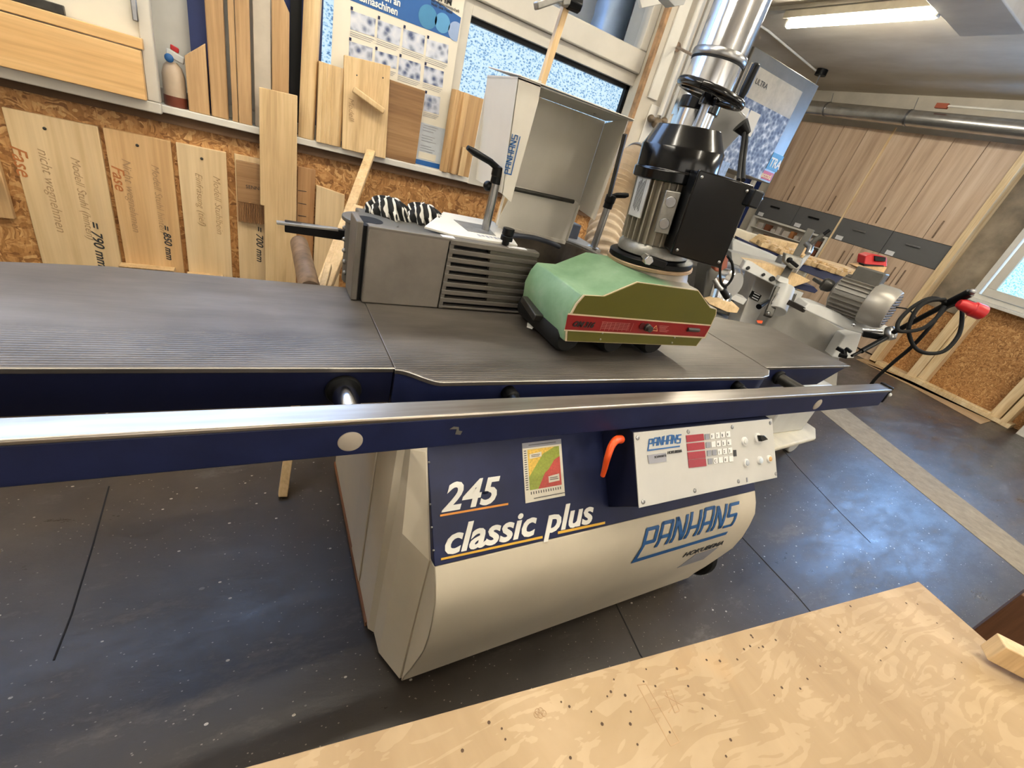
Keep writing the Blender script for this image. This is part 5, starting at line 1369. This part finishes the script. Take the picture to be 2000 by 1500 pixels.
# ---- drilling / mortising machine
DR = thing('slot_mortiser', 'light grey slot mortising machine with finned motor behind the right end of the cast table', 'machine', (2.95, 1.75, 0))
b_ = slab([(1478, 538), (1512, 557), (1530, 572), (1500, 650), (1493, 760), (1425, 760), (1440, 640)], 3.0, .22).build('upright_body', M_greym, DR, .006)
slab([(1470, 568), (1488, 577), (1481, 589), (1463, 580)], 2.99, .01).build('machine_plate', M_blk, b_, .001)
mb = MB()
for i in range(3): mb.beam(atd(1473 - i * 2, 571.5 + i * 4.5, 2.985), atd(1484 - i * 2, 577 + i * 4.5, 2.985), .006, .006)
mb.build('plate_print', M_lpaper, b_)
slab([(1507, 612), (1545, 600), (1580, 603), (1640, 640), (1672, 655), (1640, 700), (1630, 800), (1480, 800), (1490, 640)], 2.88, .32).build('base_body', plain('machine_base_paint', (146, 142, 134), .5, var=.06), DR, .008)
c = atd(1560, 690, 3.05)
MB().box((2.45, 1.75, 0), (3.15, 2.25, .62)).build('pedestal', M_greym, DR, .01)
slab([(1650, 655), (1684, 652), (1668, 700), (1640, 700), (1625, 697)], 2.75, .10).build('leg', M_lgrey, DR, .006)
# tilting table beam with planks
slab([(1448, 525), (1457, 509), (1470, 512), (1545, 560), (1556, 577), (1512, 557)], 2.84, .06).build('cross_beam', M_lgrey, DR, .006)
slab([(1457, 509), (1500, 515), (1545, 530), (1583, 548), (1578, 551), (1545, 562), (1500, 538)], 2.86, .12).build('plank_rest', M_oakp, DR, .002)
for q in ((1460, 524, 4), (1490, 537, 3.5), (1507, 545, 6)):
    c = atd(q[0], q[1], 2.835); MB().cyl(c, c - FWD * .012, q[2] * .0028, n=14).build('beam_hole', M_blk, DR)
slab([(1524, 540), (1541, 545), (1540, 555), (1524, 552), (1518, 548)], 2.80, .05).build('clamp_foot', M_lgrey, DR, .004)
MB().beam(atd(1583, 450, 2.9), atd(1529, 545, 2.84), .045, .03).build('clamp_column', M_dgrey, DR, .004)
slab([(1535, 495), (1570, 505), (1562, 527), (1545, 525), (1532, 512)], 2.80, .05).build('clamp_bracket', M_alu, DR, .006)
MB().beam(atd(1542, 508, 2.77), atd(1558, 521, 2.77), .022, .022).sphere(atd(1542, 508, 2.77), .018).build('clamp_lever', M_blk, DR, .004)
MB().tube([atd(1582, 478, 2.85), atd(1590, 470, 2.83), atd(1608, 458, 2.8)], [.012, .013, .014], 12).build('hand_lever', M_dgrey, DR)
MB().cyl(atd(1608, 458, 2.8), atd(1621, 449, 2.78), .011, n=14).build('lever_grip', M_blk, DR, .002)
MB().tube([atd(1575, 475, 2.86), atd(1583, 483, 2.84), atd(1578, 495, 2.84)], .02, 10).build('joint_knuckle', M_steel, DR)
MB().beam(atd(1586, 488, 2.88), atd(1553, 530, 2.85), .02, .03).build('support_bar', M_lgrey, DR, .003)
slab([(1535, 548), (1590, 560), (1598, 568), (1592, 573), (1540, 560)], 2.9, .16).build('blue_table', M_navy, DR, .004)
MB().cyl(atd(1532, 563, 2.83), atd(1515, 608, 2.80), .062, n=28).build('guide_cylinder', M_lgrey, DR, .004)
MB().beam(atd(1522, 562, 2.80), atd(1499, 618, 2.78), .05, .03).build('guide_rail', M_dsteel, DR, .004)
MB().beam(atd(1519, 574, 2.77), atd(1508, 592, 2.77), .008, .01).build('rail_slot', M_chrome, DR)
MB().tube([atd(1500, 588, 2.74), atd(1490, 594, 2.72), atd(1482, 599, 2.70)], [.012, .014, .018], 12).build('feed_lever', M_blk, DR)
MB().sphere(atd(1500, 612, 2.76), .014).build('bolt_head', M_steel, DR)
slab([(1478, 626), (1490, 627), (1488, 632), (1480, 631)], 2.74, .01).build('orange_part', M_orange, DR)
slab([(1550, 565), (1570, 572), (1560, 590), (1545, 590)], 2.9, .06).build('stop_plate', M_lgrey, DR, .003)
MB().beam(atd(1551, 573, 2.86), atd(1545, 588, 2.86), .03, .02).build('stop_lever', M_dgrey, DR, .003)
# motor bracket
mb = slab([(1569, 604), (1580, 592), (1600, 596), (1690, 632), (1740, 640), (1743, 652), (1700, 656), (1652, 644)], 2.56, .14)
mk = mb.build('motor_bracket', M_lgrey, DR, .008)
MB().beam(atd(1540, 590, 2.65), atd(1572, 606, 2.57), .02, .03).build('slide_bar', M_dsteel, DR, .002)
p0, p1 = atd(1622, 566, 2.62), atd(1742, 607, 2.42)
am = (p1 - p0); amL = am.length; am.normalize()
mo = MB().lathe(p0 + am * .02, p0 + am * (amL * .66), [(.07, 0), (.10, .08), (.10, 1)], 32)
u_ = am.cross(Vector((0, 0, 1))).normalized(); v_ = am.cross(u_)
for i in range(26):
    t_ = 2 * PI * i / 26; d = u_ * math.cos(t_) + v_ * math.sin(t_)
    mo.beam(p0 + am * .04 + d * .105, p0 + am * amL * .62 + d * .105, .004, .018, up=d)
mo = mo.build('motor_body', plain('motor_paint', (134, 130, 122), .4, .3), DR)
fc_ = MB().lathe(p0 + am * amL * .62, p1, [(.112, 0), (.116, .1), (.116, .8), (.104, 1)], 36).build('fan_cover', plain('fan_cover_paint', (160, 156, 148), .35, .3), DR, .003)
mb = MB()
for i in range(11):
    o_ = (i - 5) * .016; hw_ = math.sqrt(max(.0001, .092 ** 2 - o_ ** 2))
    mb.beam(p1 + am * .001 + v_ * o_ - u_ * hw_, p1 + am * .001 + v_ * o_ + u_ * hw_, .006, .004, up=v_)
mb.build('fan_grille', M_blk, fc_)
tb = p0 + am * amL * .42 + Vector((0, 0, .125))
MB().obox(tb, am * .07, u_ * .055, Vector((0, 0, .045))).build('terminal_box', M_dgrey, mo, .006)
MB().cyl(atd(1590, 545, 2.72), atd(1614, 560, 2.64), .012, n=14).lathe(atd(1606, 553, 2.66), atd(1630, 563, 2.62), [(.03, 0), (.04, .2), (.035, .7), (.02, 1)], 20).build('drill_chuck', M_dsteel, DR)
for q in ((1698, 616, 2.48), (1667, 634, 2.5)): MB().sphere(atd(*q), .012, 10, 8).build('mount_bolt', M_chrome, mk)
# lever assembly
MB().cyl(atd(1684, 644, 2.44), atd(1724, 647, 2.40), .010, n=12).build('chrome_link', M_chrome, DR)
MB().beam(atd(1685, 652, 2.46), atd(1730, 660, 2.42), .03, .03).build('link_block', M_blk, DR, .004)
MB().lathe(atd(1737, 640, 2.42), atd(1741, 662, 2.40), [(.02, 0), (.028, .3), (.028, .7), (.02, 1)], 20).build('pivot', M_steel, DR)
MB().tube([atd(1740, 652, 2.40), atd(1800, 620, 2.25), atd(1845, 596, 2.12)], .013, 12).tube([atd(1845, 596, 2.12), atd(1895, 572, 2.02)], [.019, .021], 14).build('long_lever', M_blk, DR)
MB().sphere(atd(1899, 570, 2.01), .014, 12, 8).build('lever_tip', M_steel, DR)
MB().tube([atd(1738, 656, 2.42), atd(1715, 668, 2.38), atd(1682, 686, 2.34)], .013, 12).tube([atd(1682, 686, 2.34), atd(1664, 695, 2.32)], .008, 10).build('lower_lever', M_blk, DR)
MB().beam(atd(1634, 679, 2.34), atd(1650, 688, 2.32), .02, .02).beam(atd(1638, 693, 2.32), atd(1655, 697, 2.30), .025, .02).beam(atd(1652, 680, 2.33), atd(1662, 688, 2.31), .02, .016).beam(atd(1648, 684, 2.32), atd(1648, 696, 2.32), .03, .02).build('clamp_head', M_blk, DR, .003)
# cable hung on the lever
CB = thing('power_cable', 'black power cable coiled over the long lever with a red plug', 'cable', atd(1850, 600, 2.1))
k1 = [(1852, 592), (1820, 582), (1785, 598), (1757, 625), (1754, 645), (1775, 647), (1805, 640), (1830, 620), (1850, 600), (1875, 595), (1879, 620), (1872, 655), (1845, 685), (1812, 690), (1788, 680), (1776, 655), (1776, 635), (1790, 605), (1815, 588), (1845, 585)]
MB().tube(cubic([atd(u, v, 2.10 + .02 * math.sin(i)) for i, (u, v) in enumerate(k1)], 6), .009, 10).build('cable_coil', M_rub, CB)
MB().tube(cubic([atd(1845, 598, 2.1), atd(1815, 640, 2.12), atd(1779, 679, 2.2), atd(1740, 712, 2.35), atd(1702, 750, 2.55), atd(1690, 790, 2.8)], 6), .009, 10).build('hanging_cable', M_rub, CB)
q0, q1 = atd(1872, 592, 2.04), atd(1921, 612, 2.02)
dq = (q1 - q0)
MB().lathe(q0, q1, [(.018, 0), (.026, .15), (.028, .5), (.034, .55), (.034, .95), (.03, 1)], 20).build('red_plug', M_redplug, CB, .002)
MB().tube(cubic([atd(1750, 600, 2.44), atd(1775, 605, 2.4), atd(1790, 622, 2.3)], 6), .004, 8).build('thin_lead', M_rub, CB)
# battery box on the wooden piece on top of the motor
wb = slab([(1672, 520), (1733, 522), (1722, 541), (1690, 532)], 2.7, .10)
wb.build('wood_offcut', M_tan, bevel=.003, label='wooden offcut lying on the motor of the grey mortising machine', cat='offcut')
RB_ = thing('charger', 'small red and black charger box standing on the wooden offcut', 'charger', atd(1710, 520, 2.75))
slab([(1691, 500), (1705, 497), (1733, 503), (1733, 521), (1688, 518)], 2.72, .09).build('red_case', M_redplug, RB_, .006)
slab([(1709, 500), (1731, 503), (1730, 511), (1709, 510)], 2.71, .02).build('black_window', M_blk, RB_, .003)
slab([(1688, 516), (1727, 519), (1727, 523), (1687, 521)], 2.71, .06).build('black_base', M_blk, RB_, .002)
# ---- table saw with blue rails and piles of small wood
TS = thing('sliding_table_saw', 'table saw with pale table and blue rails carrying heaps of small wood, behind the mortiser', 'machine', (4.2, 3.0, 0))
slab([(1430, 470), (1437, 468), (1520, 502), (1540, 520), (1538, 540), (1430, 508)], 3.9, .25).build('saw_table', M_lgrey, TS, .01)
slab([(1428, 492), (1538, 520), (1550, 545), (1500, 540), (1430, 515)], 3.7, .2).build('saw_apron', M_greym, TS, .006)
slab([(1440, 462), (1470, 476), (1524, 498), (1515, 512), (1500, 506), (1440, 478)], 4.1, .08).build('blue_rail', M_navy, TS, .005)
MB().beam(atd(1518, 506, 3.8), atd(1536, 512, 3.75), .09, .09).build('rail_end', M_steel, TS, .02)
slab([(1560, 513), (1590, 522), (1660, 545), (1655, 560), (1625, 553), (1560, 527)], 4.0, .08).build('blue_rail', M_navy, TS, .005)
slab([(1415, 450), (1425, 442), (1510, 470), (1490, 484), (1440, 468)], 4.5, .3).build('long_table', plain('cream_top', (214, 202, 178), .5), TS, .008)
slab([(1560, 498), (1600, 508), (1680, 530), (1668, 548), (1600, 530), (1560, 516)], 4.15, .3).build('wood_tray', M_oakp, TS, .004)
slab([(1480, 478), (1500, 464), (1590, 486), (1560, 514), (1540, 505)], 4.25, .25).build('wood_tray', M_oakp, TS, .004)
MB().box((4.25, 3.0, 0), (4.9, 3.6, .75)).build('saw_stand', M_greym, TS, .01)
rnd = random.Random(11)
for k in range(30):
    s = rnd.random(); t_ = rnd.random()
    u = 1485 + 70 * s; v = 470 + 24 * s + 10 * (t_ - .3)
    c = atd(u, v, 4.2 - .12 * t_); a_ = rnd.uniform(-.5, .5); L_ = rnd.uniform(.03, .09)
    MB().obox(c, Vector((math.cos(a_), math.sin(a_), 0)) * L_, Vector((-math.sin(a_), math.cos(a_), 0)) * .02, Vector((0, 0, .018))).build('wood_offcut', M_oakp, bevel=.002, label='small pale offcuts heaped in front of the open shelf unit', cat='offcut', group='offcuts heaped before the open shelf')
for k in range(34):
    s = rnd.random(); t_ = rnd.random()
    u = 1568 + 98 * s; v = 506 + 30 * s + 10 * (t_ - .4)
    c = atd(u, v, 4.1 - .1 * t_); a_ = rnd.uniform(-.6, .6); L_ = rnd.uniform(.03, .1)
    MB().obox(c, Vector((math.cos(a_), math.sin(a_), 0)) * L_, Vector((-math.sin(a_), math.cos(a_), 0)) * .02, Vector((0, 0, .018))).build('wood_offcut', M_oakp, bevel=.002, label='small pale offcuts heaped on the blue rail before the wood-look doors', cat='offcut', group='offcuts heaped on the blue rail')
# grey steel housing with faded poster (upper wheel housing of a bandsaw)
BS = thing('bandsaw', 'tall grey steel bandsaw housing with a faded blue poster and stickers, behind the motor', 'bandsaw', (3.6, 3.2, 0))
yB = 2.85
q = [aty(1440, 88, yB), aty(1600, 168, yB), aty(1499, 358, yB), aty(1345, 300, yB)]
x0_, x1_ = q[0].x, q[1].x
x1_ = aty(1600, 168, yB).x; x0_ = aty(1458, 130, yB).x; zt_ = aty(1600, 168, yB).z; zb_ = aty(1499, 358, yB).z
MB().box((x0_, yB, zb_), (x1_, yB + .35, zt_)).build('wheel_housing', plain('brushed_housing', (128, 124, 116), .32, .6, var=.1, scale=5), BS, .006)
MB().box((x0_ - .32, yB + .1, zb_ - .25), (x0_ - .002, yB + .5, zt_ + .05)).build('frame_column', M_dgrey, BS, .01)
MB().box((x0_ - .32, yB + .1, 0), (x0_ - .12, yB + .5, zb_ - .25)).build('frame_post', M_dgrey, BS, .01)
MB().box((x0_ - .3, yB + .08, 0), (x1_ - .1, yB + .5, .75)).build('lower_housing', M_dgrey, BS, .01)
ps = [aty(1488, 133, yB - .003), aty(1560, 172, yB - .003), aty(1478, 352, yB - .003)]
xa, xb_ = x0_ + .03, aty(1540, 235, yB).x
pz1 = aty(1490, 134, yB).z; pz0 = aty(1470, 345, yB).z; pm = aty(1540, 232, yB).z
pst = MB().box((xa, yB - .003, pz0), (xb_, yB - .0005, pz1)).build('faded_poster', plain('faded_paper', (186, 178, 160), .3, var=.12, scale=10), BS)
MB().box((xa, yB - .0045, pz0), (xb_, yB - .003, pm)).build('blue_picture', M_photo2, pst)
for i, (a, b) in enumerate((((1472, 212), (1490, 240)), ((1496, 222), (1512, 250)))):
    c0_, c1_ = aty(*a, yB - .006), aty(*b, yB - .006)
    MB().box((xa + .06 + i * .15, yB - .006, pm - .22), (xa + .19 + i * .15, yB - .0045, pm - .06)).build('pale_picture', M_paper, pst)
for i in range(2):
    MB().box((xa + .10 + .16 * i, yB - .006, pm - .62 - .1 * i), (xa + .25 + .16 * i, yB - .0045, pm - .44 - .1 * i)).build('pale_picture', plain('pale_blue_print', (160, 180, 206), .4, var=.2, scale=30), pst)
text('poster_print', 'ULTRA', .05, M_ink, (xa + .12, yB - .005, pz1 - .10), (1, 0, 0), (0, 0, 1), pst)
s1_ = aty(1503, 318, yB - .004); 
sb = MB().box((xb_ + .01, yB - .004, zb_ + .10), (xb_ + .17, yB - .001, zb_ + .23)).build('blue_sticker', M_blc, BS)
text('lettering', 'TRA', .10, M_whitep, (xb_ + .02, yB - .0055, zb_ + .125), (1, 0, 0), (0, 0, 1), sb, bold=.002, sx=.85)
sb = MB().box((xb_ - .02, yB - .004, zb_ + .02), (xb_ + .15, yB - .001, zb_ + .085)).build('red_sticker', plain('sticker_red', (196, 60, 50), .4), BS)
text('lettering', 'accod', .06, plain('sticker_text', (236, 200, 130), .4), (xb_ - .01, yB - .0055, zb_ + .032), (1, 0, 0), (0, 0, 1), sb, bold=.002)
# rack with blue panel in the far corner
WR = thing('white_rack', 'white upright rack with dark blue panel in the far corner left of the cupboards', 'rack', (6.5, 5.4, 0))
for u, v in ((1478, 350), (1442, 350)):
    p = aty(u, v, 5.2); MB().box((p.x - .03, 5.2, 0), (p.x + .03, 5.26, 2.6)).build('rack_post', M_white, WR, .003)
p0_, p1_ = aty(1442, 380, 5.3), aty(1476, 380, 5.3)
MB().box((p0_.x, 5.3, .9), (p1_.x, 5.33, 2.5)).build('blue_panel', M_bluebrd, WR)
MB().box((p0_.x - .5, 5.15, .78), (7.25, 5.7, .85)).build('rack_table', M_tan, WR, .005)
for i, (u, v) in enumerate(((1432, 440), (1438, 444), (1451, 447))):
    p = aty(u, v, 5.15)
    MB().lathe((p.x, 5.17, .851), (p.x, 5.17, .95), [(.04, 0), (.045, .7), (.02, 1)], 16).build('jar', M_lgrey, label='small pale jars standing on the far table beside the open shelf', cat='jar', group='jars on the far table')
# silver dust pipe elbow, orange box and small things right of the feeder
EL = thing('duct_elbow', 'small shiny duct elbow standing between feeder and mortising machine', 'duct', atd(1410, 590, 2.3))
MB().cyl(atd(1402, 596, 2.3), atd(1413, 560, 2.32), .055, n=28).build('elbow_pipe', M_chrome, EL)
MB().lathe(atd(1408, 548, 2.32), atd(1436, 556, 2.25), [(.05, 0), (.07, .2), (.07, .6), (.078, .65), (.078, .8), (.06, 1)], 28).build('elbow_flange', M_chrome, EL)
MB().box((1.66, 1.32, 0), (1.80, 1.45, .86)).build('elbow_stand', M_dgrey, EL, .01)
slab([(1394, 500), (1424, 500), (1420, 535), (1396, 530)], 3.0, .1).build('orange_crate', plain('faded_orange', (150, 72, 40), .5), bevel=.01, label='faded orange crate behind the black cable loop right of the motor', cat='crate')
slab([(1380, 530), (1400, 505), (1425, 540), (1440, 560), (1430, 620), (1370, 600)], 3.2, .3).build('grey_cover', M_dgrey, bevel=.01, label='dark grey machine cover between the feeder and the orange crate', cat='cover')
slab([(1385, 594), (1410, 588), (1445, 602), (1440, 612), (1420, 610)], 2.2, .12).build('wood_offcut', M_oakp, bevel=.004, label='pale wooden offcut with a round notch right of the olive feeder front', cat='offcut')
slab([(1430, 573), (1460, 585), (1452, 596), (1428, 585)], 2.9, .1).build('white_block', M_lgrey, bevel=.004, label='white and blue block left of the mortising machine body', cat='block')
# ---- white trolley
TR = thing('trolley', 'cream trolley with castors under the right end of the guide rail', 'trolley', (3.2, 1.3, 0))
tz = .20
tp = [atz(1500, 856, tz), atz(1594, 829, tz), atz(1580, 815, tz), atz(1500, 828, tz)]
MB().prism([(2.55, .98, tz - .03), (3.12, 1.02, tz - .03), (3.26, 1.10, tz - .03), (3.27, 1.34, tz - .03), (2.6, 1.34, tz - .03)], (0, 0, .03)).build('shelf', plain('cream_paint', (226, 218, 196), .5), TR, .01)
MB().box((2.65, 1.10, tz), (3.08, 1.36, .55)).build('grey_case', M_lgrey, TR, .01)
for x, y in ((3.14, 1.12), (3.14, 1.30), (2.66, 1.06), (2.66, 1.30)):
    w0 = MB().box((x - .03, y - .02, .10), (x + .03, y + .02, tz - .03)).build('castor_fork', M_steel, TR, .003)
    MB().lathe((x, y - .018, .055), (x, y + .018, .055), [(.050, 0), (.055, .2), (.055, .8), (.050, 1)], 24).build('castor_wheel', M_lgrey, w0, .002)

# ================================================================ foreground plywood bench
BZ = .70
e0, e1 = atz(800, 1410, BZ), atz(1790, 1137, BZ)
ed = (e1 - e0).normalized(); en = Vector((ed.y, -ed.x, 0))   # towards the camera side
cR = e1 + ed * .01
c2 = atz(1932, 1256, BZ)
far_l = e0 - ed * 0.85
pl_ = [far_l, cR, c2, c2 + (c2 - cR).normalized() * 1.5, far_l + en * 1.1]
PB = thing('plywood_bench', 'large birch plywood bench top with pencil marks and screw holes in the foreground', 'bench', ((e0.x + cR.x) / 2, -.4, 0))
topm = MB().prism([Vector((p.x, p.y, BZ - .024)) for p in pl_], (0, 0, .024)).build('bench_top', M_ply, PB, .0012)
for p in (far_l + ed * .12 + en * .12, e1 - ed * .1 + en * .14, far_l + ed * .12 + en * .95):
    MB().box((p.x - .04, p.y - .04, 0), (p.x + .04, p.y + .04, BZ - .025)).build('bench_leg', M_oakp, PB, .004)
p = c2 + (c2 - cR).normalized() * 1.2 - ed * .15
MB().box((p.x - .04, p.y - .04, 0), (p.x + .04, p.y + .04, BZ - .025)).build('bench_leg', M_oakp, PB, .004)
# screw holes and pencil lines
M_hole = plain('screw_hole', (78, 56, 34), .8)
rnd = random.Random(5)
holes = [(1440, 1288), (1453, 1268), (1465, 1262), (1490, 1263), (1515, 1250), (1467, 1241), (1482, 1265), (1470, 1245), (1406, 1291), (1380, 1289), (1322, 1306), (1262, 1307), (1280, 1340), (1257, 1331), (1344, 1340), (1375, 1357), (1397, 1398), (1372, 1384), (1232, 1390), (1231, 1414), (1193, 1351), (1186, 1360), (1221, 1358), (1199, 1327), (1112, 1380), (1096, 1371), (1155, 1390), (955, 1411), (980, 1423), (987, 1444), (1176, 1414), (1427, 1445), (1512, 1358), (1527, 1343), (1563, 1345), (1577, 1326), (1602, 1301), (1637, 1222), (1641, 1235), (1661, 1184), (1770, 1178), (1792, 1180), (1830, 1217), (1862, 1247), (1878, 1294), (1865, 1326), (1720, 1290), (1731, 1265), (1768, 1253), (1114, 1480), (1245, 1454), (1308, 1430), (903, 1466), (1418, 1477)]
for u, v in holes:
    p = atz(u, v, BZ); r_ = rnd.uniform(.0012, .0022)
    MB().cyl(p + Vector((0, 0, -.0005)), p + Vector((0, 0, .0003)), r_, n=10).build('screw_hole', M_hole, topm)
def line(pts, w=.0014, mat=M_pencil, nm='pencil_line'):
    mb = MB(); P = [atz(u, v, BZ) for u, v in pts]
    for a, b in zip(P[:-1], P[1:]):
        d = (b - a).normalized(); s_ = Vector((-d.y, d.x, 0)) * w / 2
        mb.prism([a - s_, b - s_, b + s_, a + s_], (0, 0, .0003))
    return mb.build(nm, mat, topm)
line([(1245, 1338), (1262, 1336), (1327, 1449), (1310, 1457), (1245, 1338)])
line([(1300, 1348), (1311, 1347), (1327, 1388), (1318, 1392), (1300, 1348)])
line([(1298, 1358), (1334, 1378)]); line([(1268, 1386), (1292, 1380)]); line([(1320, 1370), (1306, 1392)])
mb = MB()
for q in ((1050, 1390), (1056, 1388), (1062, 1393), (1055, 1397), (1048, 1396)):
    p = atz(q[0], q[1], BZ); mb.torus(p + Vector((0, 0, .0003)), (0, 0, 1), .0035, .0004, 14, 4)
mb.build('pencil_doodle', M_pencil, topm)
# stick at the right
s0_ = atz(1938, 1262, BZ + .035); s1_ = atz(2080, 1335, BZ + .035)
st_ = MB().beam(s0_, s1_, .035, .045).build('batten', M_oakp, bevel=.002, label='short pale squared batten lying on the plywood bench at its right edge', cat='batten')
st_.location.z += 0
# brown stool / box parts at the right border
pA = atz(1995, 1160, .45)
MB().box((pA.x - .0, pA.y - .25, 0), (pA.x + .3, pA.y, .45)).build('brown_box', wood('dark_oak', (70, 44, 26), (96, 62, 38), (116, 78, 50), 2), bevel=.004, label='dark brown wooden box standing on the floor at the right picture edge', cat='box')
pB = atz(1990, 1440, BZ - .05)
w_ = bpy.data.worlds.new('sky'); S.world = w_; w_.use_nodes = True
bg = w_.node_tree.nodes['Background']; bg.inputs[0].default_value = (0.62, 0.80, 1.0, 1); bg.inputs[1].default_value = 1.6
